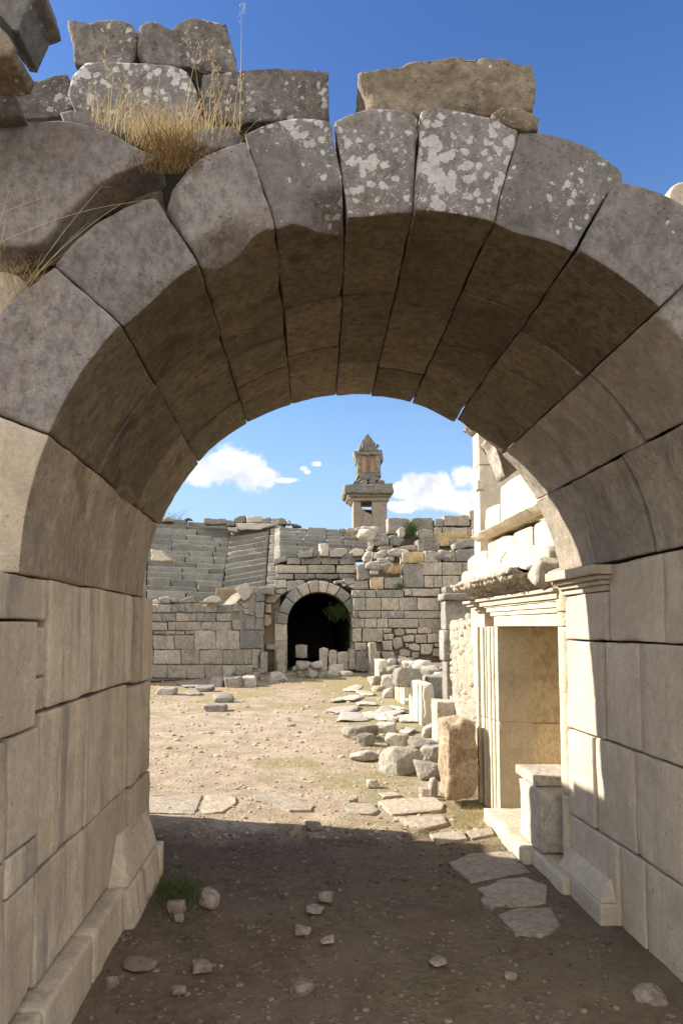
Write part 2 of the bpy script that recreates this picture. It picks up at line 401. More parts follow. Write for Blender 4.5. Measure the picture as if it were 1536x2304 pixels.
m_tombd = stone('tomb_grey_stone', (.27, .25, .215), (.13, .12, .10), stain=(.09, .08, .06), lichen=.5, patch=.6, bump=.8, sc=.5)
m_orange = stone('tomb_orange_panel', (.46, .31, .17), (.33, .22, .12), stain=(.22, .14, .07), patch=.5, bump=.4, sc=.5)
m_dirty = stone('earthy_stone', (.42, .35, .28), (.25, .20, .155), stain=(.12, .085, .06), patch=.5, bump=.8, cracks=.1, tonev=.25)
m_grav = stone('gravel_stone', (.50, .42, .32), (.34, .27, .195), stain=(.28, .20, .13), patch=.4, bump=.5, cracks=0, tonev=.3)
m_soilg = stone('soil_gravel', (.25, .195, .145), (.13, .10, .072), patch=.3, bump=.5, cracks=0, tonev=.5)
m_slab = stone('paving_slab_stone', (.50, .43, .33), (.30, .25, .185), stain=(.26, .20, .14), patch=.5, bump=.6, cracks=.6)

def plain(name, c1, c2, sc=20.0, rough=.8, transl=0.0):
    m = bpy.data.materials.new(name); m.use_nodes = True; t = NT(m.node_tree)
    tone = t.n('ShaderNodeAttribute', None, attribute_name='tone').outputs['Fac']
    pos = t.n('ShaderNodeNewGeometry').outputs['Position']
    f = t.m('ADD', t.m('MULTIPLY', tone, .35), t.noise(pos, sc, 3), clamp=True)
    col = t.mix(f, c1, c2)
    bs = t.n('ShaderNodeBsdfPrincipled', {'Base Color': col, 'Roughness': rough, 'Specular IOR Level': .2})
    sh = bs.outputs[0]
    if transl:
        tr = t.n('ShaderNodeBsdfTranslucent', {'Color': col}).outputs[0]
        sh = t.n('ShaderNodeMixShader', {0: transl, 1: sh, 2: tr}).outputs[0]
    t.n('ShaderNodeOutputMaterial', {'Surface': sh})
    return m
m_straw = plain('dry_straw', (.34, .245, .12), (.62, .50, .29), transl=.35)
m_straw_dark = plain('withered_thatch', (.12, .075, .03), (.25, .16, .07), transl=.2)
m_grass = plain('green_grass', (.05, .09, .02), (.13, .17, .05), transl=.3)
m_drygr = plain('yellowing_grass', (.30, .27, .10), (.50, .42, .20), transl=.3)
m_bush = plain('dark_shrub_leaf', (.03, .06, .02), (.08, .12, .04), transl=.3)
m_twig = plain('bare_twig', (.10, .06, .04), (.16, .10, .07))

def ground_mat():
    m = bpy.data.materials.new('dry_earth'); m.use_nodes = True; t = NT(m.node_tree)
    p = t.n('ShaderNodeNewGeometry').outputs['Position']; sp = t.n('ShaderNodeSeparateXYZ', {0: p}).outputs
    big = t.noise(p, .35, 6, .6, .5); mid = t.noise(p, 2.4, 8, .65, .5); fine = t.noise(p, 22.0, 6, .7); gr = t.noise(p, 110.0, 3, .65)
    col = t.mix(t.mr(mid, .32, .68), (.27, .212, .148), (.41, .335, .24))
    # reddish earth near the vault
    rd = t.m('MULTIPLY', t.mr(t.m('ADD', sp[1], t.m('MULTIPLY', big, 8.0)), 17.0, 23.0), .65)
    col = t.mix(rd, col, (.31, .205, .13))
    # passage earth darkened to the shadow edge, shade put into its colour
    shade_mask = t.mr(t.m('ADD', sp[1], t.m('MULTIPLY', t.m('SUBTRACT', mid, .5), 1.2)), 5.6, 5.0)
    col = t.mix(t.m('MULTIPLY', shade_mask, .9), col, t.mix(t.mr(mid, .3, .7), (.074, .054, .038), (.122, .09, .064)))
    # thin grass cover
    g = t.noise(t.vm('ADD', p, (4, 2, 0)), .8, 7, .65, .6)
    xb = t.mr(sp[0], -.2, 1.6, 0.0, .13); far = t.mr(sp[1], 11.0, 15.0, 0.0, .07)
    gm = t.mr(t.m('ADD', g, t.m('ADD', xb, far)), .535, .64)
    gm = t.m('MULTIPLY', gm, t.mr(fine, .35, .6, .35, .85))
    gm = t.m('MULTIPLY', gm, t.m('SUBTRACT', 1.0, t.m('MULTIPLY', shade_mask, .75)))
    col = t.mix(gm, col, t.mix(t.mr(gr, .3, .7), (.13, .13, .045), (.27, .25, .10)))
    vor = t.n('ShaderNodeTexVoronoi', {'Vector': t.vm('ADD', p, t.vm('MULTIPLY', p, (0, 0, 0))), 'Scale': 26.0})
    vm_ = t.m('MULTIPLY', t.mr(vor.outputs[0], .42, .25), t.mr(t.noise(p, 5.0, 4), .5, .62))
    stone_c = t.mix(t.n('ShaderNodeSeparateXYZ', {0: vor.outputs[1]}).outputs[0], (.30, .25, .19), (.52, .46, .37))
    col = t.mix(t.m('MULTIPLY', vm_, t.m('SUBTRACT', .8, t.m('MULTIPLY', shade_mask, .45))), col, stone_c)
    col = t.mix(t.mr(fine, .35, .7, 0, .5), col, (.21, .15, .10))
    h = t.m('ADD', t.m('MULTIPLY', mid, .5), t.m('ADD', t.m('MULTIPLY', fine, .35), t.m('MULTIPLY', gr, .12)))
    h = t.m('ADD', h, t.m('MULTIPLY', vm_, .25))
    bp = t.n('ShaderNodeBump', {'Strength': .75, 'Distance': .06, 'Height': h}).outputs[0]
    bs = t.n('ShaderNodeBsdfPrincipled', {'Base Color': col, 'Roughness': .95, 'Normal': bp, 'Specular IOR Level': .1})
    t.n('ShaderNodeOutputMaterial', {'Surface': bs.outputs[0]})
    return m
m_ground = ground_mat()

# ---------------------------------------------------------------- ground
def gz(x, y):
    p = np.stack([np.asarray(x, float), np.asarray(y, float), np.zeros_like(np.asarray(x, float))], -1)
    near = np.exp(-(np.maximum(0, np.abs(p[..., 1] - 4) - 3) / 9.0) ** 2)
    return .03 * fbm(p, .5, 5, 3) + near * (.014 * fbm(p, 3.0, 6, 4) + .006 * fbm(p, 14.0, 8, 3)) - .01
def graded(lo, hi, c0, c1, step, grow=1.07):
    out = list(np.arange(c0, c1, step)); s = step; v = c1
    while v < hi: out.append(v); s *= grow; v += s
    out.append(hi); s = step; v = c0; pre = []
    while v > lo: s *= grow; v -= s; pre.append(max(v, lo))
    return np.array(sorted(set(pre)) + out)
gx = graded(-900, 900, -1.6, 2.4, .028, 1.06); gy = graded(-300, 1600, 2.4, 6.6, .028, 1.025)
GX, GY = np.meshgrid(gx, gy); GZ = gz(GX, GY)
nx, ny = len(gx), len(gy); ii = np.arange(nx * ny).reshape(ny, nx)
fc = np.stack([ii[:-1, :-1], ii[:-1, 1:], ii[1:, 1:], ii[1:, :-1]], -1).reshape(-1, 4)
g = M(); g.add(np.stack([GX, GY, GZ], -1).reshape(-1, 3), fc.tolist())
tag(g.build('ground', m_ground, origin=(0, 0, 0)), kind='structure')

# ---------------------------------------------------------------- the arch gateway
AX, AZ, AR = .38, 1.79, 1.37; YF, YB = 2.40, 4.42
gate = thing('arch_gateway', 'large round stone archway of worn grey and ochre voussoirs framing the whole view', 'archway', (AX, 3.4, 0))
fa = [180, 158.3, 138, 122.5, 109.2, 97.9, 87.2, 74.7, 61.2, 45.6, 28, 7]
ba = [180, 159.5, 138.5, 120.9, 107.4, 94.4, 84.6, 73.1, 60, 44, 28, 7]
outer = [(1.74, 1.72), (1.74, 1.70), (1.71, 1.675), (1.66, 1.715), (1.76, 1.745), (1.745, 1.755), (1.765, 1.74), (1.735, 1.74), (1.69, 1.72), (1.72, 1.76), (1.78, 1.78)]
brk = [[3.12, 3.9], [2.98, 3.72], [3.02, 3.95], [3.35, 3.72, 3.98], [3.06, 3.6, 3.86], [3.03, 3.86], [3.12, 3.7, 3.92], [2.93, 3.72], [3.05, 3.8], [3.0, 3.7], [3.2, 3.8]]
vmats = {4: m_faceL2, 5: m_faceL, 6: m_faceL, 7: m_faceL2}
RIGHTBACK = 4.30
def vmap(i, y0, y1, r0, ro0, ro1, gap=.35, spall=0.0):
    a0f, a1f, a0b, a1b = fa[i], fa[i + 1], ba[i], ba[i + 1]
    def f(U):
        u, v, w = U[:, 0], U[:, 1], U[:, 2]
        y = y0 + (y1 - y0) * v; k = (y - YF) / (YB - YF)
        A0 = a0f + (a0b - a0f) * k - gap * .35; A1 = a1f + (a1b - a1f) * k + gap * .35
        a = np.radians(A0 + (A1 - A0) * u)
        ro = ro0 + (ro1 - ro0) * u
        bulge = .03 * np.sin(np.pi * np.clip(u, 0, 1))
        r = r0 + (ro + bulge * w - r0) * w
        if spall:
            side = np.clip(u * 1.5 - .35, 0, 1) if i == 4 else .55 + .45 * np.sin(u * 5.5)
            cut = np.clip(1 - w / .26, 0, 1) * np.clip(1 - v / .6, 0, 1)
            y = y + spall * cut * side * (.8 + .5 * fbm(np.stack([u * 4, w * 4, u * 0 + i], 1), 1.0, i, 3))
        return np.stack([AX + r * np.cos(a), y, AZ + r * np.sin(a)], 1)
    return f
for i in range(11):
    ys = [YF] + brk[i] + [YB if i < 8 else RIGHTBACK + .08]
    o0, o1 = outer[i]
    for k in range(len(ys) - 1):
        mm = M(); dz = RNG.uniform(-.012, .016) if k else RNG.uniform(-.003, .004)
        r0 = AR + dz; yy0 = ys[k] + .004 + (RNG.uniform(-.03, .02) if k == 0 else 0); yy1 = ys[k + 1] - .004
        fm = vmap(i, yy0, yy1, r0, o0 if k == 0 else 1.7, o1 if k == 0 else 1.7, spall={3: .15, 4: .20, 7: .03, 2: .03, 5: .03}.get(i, 0) if k == 0 else 0)
        arc = math.radians(abs(fa[i] - fa[i + 1])) * AR
        chipv = {3: .07, 4: .06, 2: .02, 6: .03}.get(i, .014) if k == 0 else .016
        block(mm, fm, (arc, yy1 - yy0, .36), res=.014 if k == 0 else .024, rad=.012 if k else .009, amp=.012 if k == 0 else .014, freq=5, chip=chipv, mi={4: 1})
        mm.build('voussoir', [vmats.get(i, m_face if i else m_wallL) if k == 0 else m_face, m_soff if i in (1, 2, 3, 4, 5, 6, 7, 8) else (m_soffL if i == 0 else m_soffR)], gate)
mm = M()
def shell(U):
    a = np.radians(2 + 176 * U[:, 0]); r_ = AR + .10 + .17 * U[:, 2]
    return np.stack([AX + r_ * np.cos(a), 2.56 + 1.78 * U[:, 1], AZ + r_ * np.sin(a)], 1)
block(mm, shell, (4.4, 1.66, .17), res=.12, rad=.01, amp=.002); mm.build('mortar_bed', m_rub, gate)
# --- side walls: blocks on the plane of each jamb
def wallblk(X, sgn, ya, yb, za, zb, mat, th=.45, proud=0.0, g=.0045, rad=.011, amp=.009, chip=.030, name='wall_block', tp=None):
    mm = M(); x0 = X + sgn * -proud; x1 = X + sgn * th
    xs = sorted((x0, x1))
    box(mm, xs[0], xs[1], ya + g, yb - g, za + g * .7, zb - g * .7, res=.03, rad=rad, amp=amp, freq=5, chip=chip)
    return mm.build(name, mat, gate)
XL, XR = AX - AR - .005, AX + AR - .005
L = lambda *a, **k: wallblk(XL, -1, *a, m_wallL, **k)
# upper springing course beside the front, then the far three courses
for (ya, yb, za, zb, pr) in [(2.70, 3.48, 1.27, 1.792, .004), (3.48, 4.09, 1.27, 1.79, .0), (4.09, 4.52, 1.25, 1.79, .03),
                             (2.64, 2.86, .66, 1.262, .002), (2.86, 3.20, .655, 1.265, .0), (3.20, 3.97, .655, 1.265, .003), (3.97, 4.50, .655, 1.245, .025),
                             (2.62, 3.35, .22, .655, .003), (3.35, 4.0, .22, .655, .0), (4.0, 4.5, .22, .65, .03),
                             (1.75, 2.35, .80, 1.215, .004), (2.35, 2.635, .80, 1.215, .0), (1.7, 2.35, .22, .795, .003), (2.35, 2.635, .66, .795, .0), (2.35, 2.615, .22, .655, .002),
                             (1.6, 2.57, 1.22, 1.62, .006), (2.575, 2.695, 1.268, 1.40, -.012), (2.58, 2.695, 1.405, 1.60, -.008), (1.9, 2.69, 1.625, 1.79, -.004)]:
    L(ya, yb, za, zb, proud=pr)
for (ya, yb) in [(1.6, 2.5), (2.5, 3.1), (3.1, 3.7)]:
    wallblk(XL, -1, ya, yb, -.05, .215, m_wallL, proud=.085, rad=.02, chip=.02, name='plinth_block')
# pilaster base at the far end of the left jamb: lower block, chamfered upper block
mm = M(); f, Ls = tri([(XL - .1, 3.62, -.05), (XL - .1, 3.62, .20), (XL - .1, 4.36, -.05), (XL - .1, 4.36, .20), (XL + .14, 3.66, -.05), (XL + .11, 3.62, .20), (XL + .14, 4.36, -.05), (XL + .11, 4.36, .20)])
block(mm, f, Ls, res=.025, rad=.02, amp=.006, chip=.03); mm.build('pilaster_base', m_wallL, gate)
mm = M(); f, Ls = tri([(XL - .1, 3.62, .205), (XL - .1, 3.75, .44), (XL - .1, 4.42, .205), (XL - .1, 4.42, .44), (XL + .10, 3.66, .205), (XL + .02, 3.80, .44), (XL + .10, 4.42, .205), (XL + .02, 4.42, .44)])
block(mm, f, Ls, res=.025, rad=.014, amp=.004, chip=.01); mm.build('pilaster_base', m_wallL, gate)
Rr = lambda *a, **k: wallblk(XR, 1, *a, m_wallR, **k)
for (ya, yb, za, zb, pr) in [(3.72, 4.30, 1.52, 1.80, .012), (3.165, 3.715, 1.52, 1.952, .0), (2.3, 3.16, 1.52, 1.952, .002),
                             (3.79, 4.30, .965, 1.515, .018), (3.41, 3.785, .965, 1.515, .0), (2.3, 3.405, .965, 1.515, .003),
                             (3.93, 4.29, .43, .96, .022), (3.49, 3.925, .43, .96, .004), (2.3, 3.485, .43, .96, .0),
                             (3.67, 4.28, -.05, .425, .018), (3.42, 3.665, -.05, .425, .003), (2.3, 3.415, -.05, .425, .0)]:
    Rr(ya, yb, za, zb, proud=pr)
# right impost: stacked mouldings
for (z0, z1, pr) in [(1.80, 1.835, .022), (1.835, 1.862, .045), (1.862, 1.89, .075), (1.89, 1.945, .115)]:
    mm = M(); box(mm, XR - pr, XR + .4, 3.74 - pr * .6, 4.30 + pr * .5, z0 + .001, z1, res=.03, rad=.008, amp=.002, chip=.006); mm.build('impost_moulding', m_wallR, gate)
mm = M(); f, Ls = tri([(XR - .11, 3.68, -.05), (XR - .11, 3.68, .11), (XR - .10, 4.28, -.05), (XR - .10, 4.28, .11), (XR + .2, 3.68, -.05), (XR + .2, 3.68, .11), (XR + .2, 4.28, -.05), (XR + .2, 4.28, .11)])
block(mm, f, Ls, res=.02, rad=.012, amp=.004, chip=.015); mm.build('pilaster_base', m_wallR, gate)
mm = M(); f, Ls = tri([(XR - .105, 3.69, .112), (XR - .024, 3.74, .215), (XR - .10, 4.28, .112), (XR - .024, 4.28, .215), (XR + .2, 3.69, .112), (XR + .2, 3.74, .215), (XR + .2, 4.28, .112), (XR + .2, 4.28, .215)])
block(mm, f, Ls, res=.02, rad=.008, amp=.003, chip=.01); mm.build('pilaster_base', m_wallR, gate)
# a broken stump of the ring beyond, hanging at the right haunch
mm = M(); pts = [PY(x, y, 4.40) for x, y in [(1096, 982), (1165, 1020), (1172, 1052), (1160, 1062), (1140, 1075), (1131, 1066), (1124, 1040), (1114, 1012), (1112, 1000)]]
poly(mm, pts, (0, .22, 0), res=.012, rad=.01, amp=.012, freq=12, chip=.02); mm.build('broken_ring_stone', m_rockw, gate)
# rubble cores behind the dressed faces (solid masses)
for (x0, x1, y0, y1, z0, z1) in [(XL - 3.4, XL - .42, 2.62, 4.3, -.1, 3.0), (XR + .42, XR + 2.4, 2.3, 4.2, -.1, 2.2), (XL - .8, XL - .3, 2.7, 4.3, 1.5, 3.1)]:
    mm = M(); box(mm, x0, x1, y0, y1, z0, z1, res=.12, rad=.08, amp=.05, freq=2.5); mm.build('rubble_core', m_rub, gate)
# packing over the extrados
mm = M()
for a0 in range(60, 165, 15):
    a = math.radians(a0 + 7); rr_ = 1.66 + .12
    mm = M(); rock(mm, (AX + rr_ * math.cos(a), 3.6, AZ + rr_ * math.sin(a) - .2), (.62, 1.4, .28), seed=a0, sub=3, amp=.1); mm.build('packing_stone', m_rub, gate)
# left front spandrel: stones outside the ring
def fblk(pts, Y, d, mat, name='facade_block', par=gate, **kw):
    mm = M(); kw.setdefault('res', .03); kw.setdefault('rad', .02); kw.setdefault('amp', .010); kw.setdefault('chip', .02)
    poly(mm, [PY(x, y, Y) for x, y in pts], (0, d, 0), **kw)
    return mm.build(name, mat, par)
fblk([(-420, 262), (60, 262), (150, 268), (230, 282), (300, 312), (362, 345), (366, 362), (330, 368), (262, 392), (205, 430), (160, 470), (120, 520), (92, 552), (30, 560), (-420, 540)], 2.42, .17, m_face, rad=.022)
fblk([(-420, 600), (20, 606), (60, 628), (20, 700), (8, 800), (0, 960), (-420, 940)], 2.50, .5, m_wallL)
fblk([(-420, 950), (-10, 975), (20, 1100), (60, 1120), (66, 1290), (-420, 1290)], 2.50, .5, m_wallL)
# weathered inner lining seen in the open joint left of the second voussoir
fblk([(110, 600), (175, 560), (190, 600), (232, 700), (225, 715), (150, 655)], 2.56, .3, m_rub, name='rubble_core', rad=.01, amp=.02)
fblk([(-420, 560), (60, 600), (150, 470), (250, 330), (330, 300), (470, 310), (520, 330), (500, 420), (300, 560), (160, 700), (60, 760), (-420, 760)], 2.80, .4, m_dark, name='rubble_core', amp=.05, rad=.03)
for (px_, py_, w_) in [(420, 372, .26), (310, 490, .28), (200, 600, .30), (70, 650, .34), (260, 400, .3), (-60, 660, .4)]:
    mm = M(); c_ = PY(px_, py_, 3.0); rock(mm, (c_[0], c_[1], c_[2] - w_ * .35), (w_, .5, w_ * .7), seed=px_ + 200, sub=4, amp=.12); mm.build('packing_stone', m_rub, gate)

# ---------------------------------------------------------------- loose stones lying on top of the gateway
def topstone(label, pts, Y, d, mat=m_top, name='loose_block', cat='stone block', **kw):
    mm = M(); kw.setdefault('res', .014); kw.setdefault('rad', .010); kw.setdefault('amp', .020); kw.setdefault('freq', 7); kw.setdefault('chip', .03); kw.setdefault('smooth', 0)
    poly(mm, [PY(x, y, Y) for x, y in pts], (0, d, 0), **kw)
    return tag(mm.build(name, mat), label, cat)
topstone('dark squarish block upper left of the dry grass, on the white-spotted boulder', [(146, 38), (185, 42), (240, 44), (300, 48), (312, 70), (306, 130), (300, 146), (230, 150), (168, 146), (158, 110), (148, 70)], 2.85, .42)
topstone('dark block with a raised pale corner, topmost of the pile behind the dry grass', [(312, 60), (330, 46), (352, 52), (382, 66), (402, 48), (424, 34), (460, 32), (515, 44), (528, 100), (538, 165), (460, 166), (420, 152), (330, 144), (308, 120)], 2.82, .4, amp=.02)
topstone('boulder with big white lichen blotches directly behind the dry grass', [(160, 168), (190, 140), (232, 136), (300, 142), (380, 144), (425, 158), (446, 200), (448, 262), (380, 300), (240, 300), (165, 262), (152, 210)], 2.72, .5, m_faceL2)
topstone('low dark block against the sky left of the white-spotted boulder', [(-60, 190), (60, 172), (152, 166), (164, 200), (160, 262), (60, 268), (-60, 266)], 2.95, .5)
topstone('dark oblong block with a round white spot, right of the dry grass', [(455, 168), (500, 162), (555, 152), (620, 146), (700, 152), (740, 162), (744, 210), (740, 272), (640, 272), (520, 276), (455, 264)], 2.74, .5)
topstone('big jagged block with a ridged pale left side, on the crown of the arch', [(806, 164), (850, 158), (900, 150), (940, 136), (1000, 126), (1045, 118), (1080, 124), (1140, 132), (1200, 142), (1206, 190), (1202, 246), (1150, 262), (1000, 262), (930, 262), (860, 262), (822, 250), (812, 205)], 2.62, .5, m_rough, amp=.020, freq=13, chip=.03)
topstone('small angular brown stone wedged under the right end of the jagged block', [(1104, 252), (1128, 234), (1160, 236), (1200, 252), (1218, 264), (1216, 290), (1180, 296), (1140, 284), (1120, 268)], 2.39, .25, m_rough, amp=.012)
topstone('broken pale stone end on the right shoulder of the arch', [(1340, 372), (1372, 374), (1400, 388), (1400, 412), (1376, 436), (1352, 446), (1346, 410)], 2.41, .2, m_rock)
topstone('flat grey stone flake on the long left block, left of the dry grass', [(132, 250), (160, 242), (196, 254), (226, 278), (240, 294), (180, 292), (140, 276)], 2.55, .25, m_face, rad=.01)
topstone('half buried grey stone among the roots right of the dry grass', [(436, 288), (470, 280), (520, 280), (540, 300), (530, 332), (470, 336), (440, 318)], 2.56, .2, m_face, rad=.012)
topstone('overhanging dark block with white flecks in the top left corner', [(-260, -260), (30, -260), (40, -80), (92, -52), (98, -14), (70, 0), (52, 44), (40, 70), (20, 66), (-30, 0), (-260, -30)], 2.05, .18, m_faceL2, amp=.012)
topstone('brown weathered stone jutting out below the overhanging dark block', [(-260, -30), (-50, -10), (-10, 40), (22, 78), (34, 100), (24, 124), (-20, 132), (-260, 110)], 1.98, .16, m_rough, amp=.014)
topstone('small dark stone under the jutting brown stone at the left edge', [(-60, 212), (0, 204), (40, 214), (52, 262), (-60, 268)], 2.38, .4, m_top)
# far white marble volute at the right edge
mm = M()
pts = []
for k in range(20):
    a = math.pi * (.5 + k / 19.0); pts.append((1536 + 34 * math.cos(a), 442 - 36 * math.sin(a)))
pts += [(1600, 478), (1660, 470), (1660, 406), (1600, 404)]
poly(mm, [PY(x, y, 3.6) for x, y in pts], (0, .2, 0), res=.02, rad=.02, amp=.004, seed=3)
vol = mm.build('carved_stone', m_white); tag(vol, 'white carved curved stone peeking over the arch at the right edge', 'carved stone')

# ---------------------------------------------------------------- dry grass and tufts
def blade(mesh, p, hgt, lean, az, w=.0016, seg=4, droop=.3, tone=0.0):
    d = np.array([math.cos(az), math.sin(az), 0]); side = np.array([-math.sin(az), math.cos(az), 0]) * .3 + np.array([.9, .1, 0]) * .7
    V = []
    for k in range(seg + 1):
        t = k / seg; x = lean * hgt * (t ** (1.4)) ; z = hgt * (t - droop * t * t * .6)
        c = np.array(p) + d * x + np.array([0, 0, z]); ww = w * (1 - .8 * t)
        V += [c - side * ww, c + side * ww]
    Fc = [(2 * k, 2 * k + 1, 2 * k + 3, 2 * k + 2) for k in range(seg)]
    mesh.add(V, Fc, tone); return V[-1]
def seedhead(mesh, p, n=9, L=.07, tone=.8):
    p = np.array(p)
    for k in range(n):
        q = p + np.array([RNG.uniform(-.012, .012), RNG.uniform(-.01, .01), -L + L * k / n])
        blade(mesh, q, .016, RNG.uniform(.2, 1.2), RNG.uniform(0, 6.3), w=.0016, seg=2, droop=.8, tone=tone)
tuft = M(); r = random.Random(3)
for k in range(1000):
    px = r.gauss(375, 78); px = min(max(px, 208), 535)
    base_y = 304 + (px - 360) * .06 + r.uniform(-22, 34) - (25 if px < 270 else 0)
    p = PY(px, base_y, r.uniform(2.53, 2.70))
    hh = abs(r.gauss(.09, .05)) + .03
    blade(tuft, p, hh, r.uniform(0, .9), r.uniform(0, 6.3), w=.0013, tone=r.uniform(-1, 1), droop=r.uniform(.2, .9))
for (px, top, dx) in [(247, 100, -12), (246, 150, 10), (288, 150, -40), (540, 4, 4), (486, 90, -14), (497, 150, -8), (455, 60, -30), (470, 120, 10), (525, 160, 14), (440, 190, 30), (415, 95, 30), (420, 240, 25), (330, 200, -20), (210, 190, -10), (350, 230, 12), (390, 210, -10), (505, 200, 10), (260, 170, 22), (320, 215, 18), (465, 200, -12), (232, 220, -16), (300, 230, -8)]:
    p = PY(px, 296, 2.58); q = PY(px + dx, top, 2.58)
    hgt = q[2] - p[2]
    e = blade(tuft, p, hgt * 1.12, abs(q[0] - p[0]) / hgt, 0 if dx > 0 else math.pi, w=.0017, seg=8, droop=.18, tone=.7)
    seedhead(tuft, e, n=14, L=.09)
tag(tuft.build('dry_grass_tuft', m_straw), 'tall tuft of straw coloured dry grass growing on top of the arch', 'grass tuft')
tb = M()
for k in range(700):
    px = r.gauss(385, 34); p = PY(px, r.uniform(318, 392), r.uniform(2.36, 2.44))
    blade(tb, p, r.uniform(.02, .085), r.uniform(.2, 1.6), r.uniform(0, 6.3), w=.0022, tone=r.uniform(-1, 1), droop=.6)
tag(tb.build('withered_plant', m_straw_dark), 'dark withered clump at the foot of the tall dry grass', 'withered plant')
tc = M()
for k in range(260):
    p = PY(r.gauss(30, 40), r.gauss(650, 30), 2.38 + r.uniform(-.02, .04))
    blade(tc, p, r.uniform(.04, .16), r.uniform(.3, 1.6), r.uniform(0, 6.3), w=.0011, tone=r.uniform(-1, .6), droop=1.1)
for (x0, y0, x1, y1) in [(0, 730, 292, 352), (0, 545, 330, 450), (0, 480, 250, 420), (60, 640, 270, 460), (0, 700, 160, 560), (30, 690, 200, 500), (95, 640, 60, 700), (0, 500, 40, 380), (5, 540, 30, 420)]:
    a = PY(x0, y0, 2.40); b = PY(x1, y1, 2.44); n = 8; V = []
    up = np.array([0, 0, 1.0]); dr = (b - a) / np.linalg.norm(b - a); sd = np.cross(dr, (0, 1, 0)) * .0014
    for k in range(n + 1):
        t = k / n; c = a + (b - a) * t + up * .06 * math.sin(math.pi * t) * np.linalg.norm(b - a) * .8
        V += [c - sd * (1 - .6 * t), c + sd * (1 - .6 * t)]
    tc.add(V, [(2 * k, 2 * k + 1, 2 * k + 3, 2 * k + 2) for k in range(n)], .5)
tag(tc.build('dry_grass_tuft', m_straw), 'sparse dry grass with long bent stems in the open joint at the left edge', 'grass tuft')
td = M()
for k in range(300):
    px = r.uniform(120, 235); t = (px - 120) / 115
    p = PY(px, 610 + t * 90 + r.uniform(-25, 15), 2.53)
    blade(td, p, r.uniform(.02, .06), r.uniform(.3, 1.8), r.uniform(0, 6.3), w=.0009, tone=r.uniform(-1, 0), droop=1.0)
tag(td.build('root_mat', m_straw_dark), 'brown mat of dead roots in the joint beside the second left voussoir', 'dead roots')
te = M()
for k in range(160):
    p = PY(r.gauss(265, 14), r.gauss(438, 9), 2.45)
    blade(te, p, r.uniform(.01, .035), r.uniform(.2, 1.5), r.uniform(0, 6.3), w=.0008, tone=r.uniform(-1, .3), droop=.6)
tag(te.build('withered_plant', m_straw_dark), 'tiny dark withered plant under the long left block', 'withered plant')

# ---------------------------------------------------------------- doorway wall on the right, beyond the arch
DX = 1.745
door = thing('doorway_wall', 'sunlit pale ruined wall with a moulded stone doorway and carved cornice, right beyond the arch', 'ruined doorway', (DX, 5.3, 0))
def dbox(name, x0, x1, y0, y1, z0, z1, mat=m_white, par=door, **kw):
    mm = M(); kw.setdefault('res', .035); kw.setdefault('rad', .008); kw.setdefault('amp', .003); kw.setdefault('chip', .008)
    box(mm, x0, x1, y0, y1, z0, z1, **kw); return mm.build(name, mat, par)
DY0, DY1 = 4.46, 5.80
jf = thing('x', '', '', (0, 0, 0)); bpy.data.objects.remove(jf)
bands = [(0.0, .085, .00), (.085, .15, -.012), (.15, .235, -.024), (.235, .27, -.034), (.27, .36, -.05), (.36, .42, -.075)]
for zz in ((.0, .78), (.785, 1.598)):
    mm = M()
    for (a, b, pr) in bands:
        box(mm, DX + pr, DX + .30, DY1 + a, DY1 + b + .001, zz[0], zz[1], res=.06, rad=.006, amp=.002, chip=.006, tone=.1)
    mm.build('door_jamb', m_white, door)
for (y0, y1) in ((4.40, 4.40), ):
    mm = M(); hb = [(0.0, .09, .00), (.09, .125, -.012), (.125, .165, -.024), (.165, .18, -.034), (.18, .225, -.05), (.225, .25, -.075)]
    for k, (a, b, pr) in enumerate(hb):
        box(mm, DX + pr, DX + .5, 4.34, DY1 + bands[k][1] + .003, 1.603 + a, 1.603 + b + .001, res=.06, rad=.006, amp=.003, chip=.008, tone=.3)
    mm.build('lintel', m_white, door)
# plain wall beyond the far jamb
for (za, zb, ye) in [(.0, .55, 6.35), (.555, 1.0, 6.52), (1.005, 1.40, 6.62), (1.405, 1.84, 6.70)]:
    dbox('wall_block', DX + .01, DX + .5, DY1 + .422, ye, za, zb)
# side mouldings of the frieze under the cornice
for k in range(4):
    dbox('frieze_moulding', DX - .03 - .03 * k, DX + .3, DY1 + .43, DY1 + .60 + .035 * k, 1.74 + .026 * k, 1.765 + .026 * k, rad=.005)
# near jamb: lit slab edge, then a half-round shaft in two drums
dbox('door_jamb', DX + .0, DX + .5, 4.40, 4.455, .12, 1.60, rad=.006)
def tube(mesh, x, y, z0, z1, r0, r1, n=24, tone=0.0):
    V = []; Fc = []; H = 26
    for k in range(H + 1):
        t = k / H; rr = r0 + (r1 - r0) * t
        for i in range(n):
            a = 2 * math.pi * i / n; V.append((x + rr * math.cos(a), y + rr * math.sin(a), z0 + (z1 - z0) * t))
    for k in range(H):
        for i in range(n): Fc.append((k * n + i, k * n + (i + 1) % n, (k + 1) * n + (i + 1) % n, (k + 1) * n + i))
    V = np.array(V); N = np.stack([V[:, 0] - x, V[:, 1] - y, V[:, 2] * 0], 1) / max(r0, r1)
    V = V + N * (.006 * fbm(V, 9, 3, 3))[:, None]
    c0 = len(V); V = np.vstack([V, [[x, y, z0], [x, y, z1]]])
    for i in range(n): Fc.append((i, c0, (i + 1) % n)); Fc.append((H * n + i, H * n + (i + 1) % n, c0 + 1))
    mesh.add(V, Fc, tone)
for (z0, z1, ra) in [(.10, .52, .060), (.525, 1.60, .055), (1.605, 1.70, .062), (1.70, 1.86, .070)]:
    mm = M(); tube(mm, DX + .03, 4.36, z0, z1, ra, ra); mm.build('round_shaft', m_white, door)
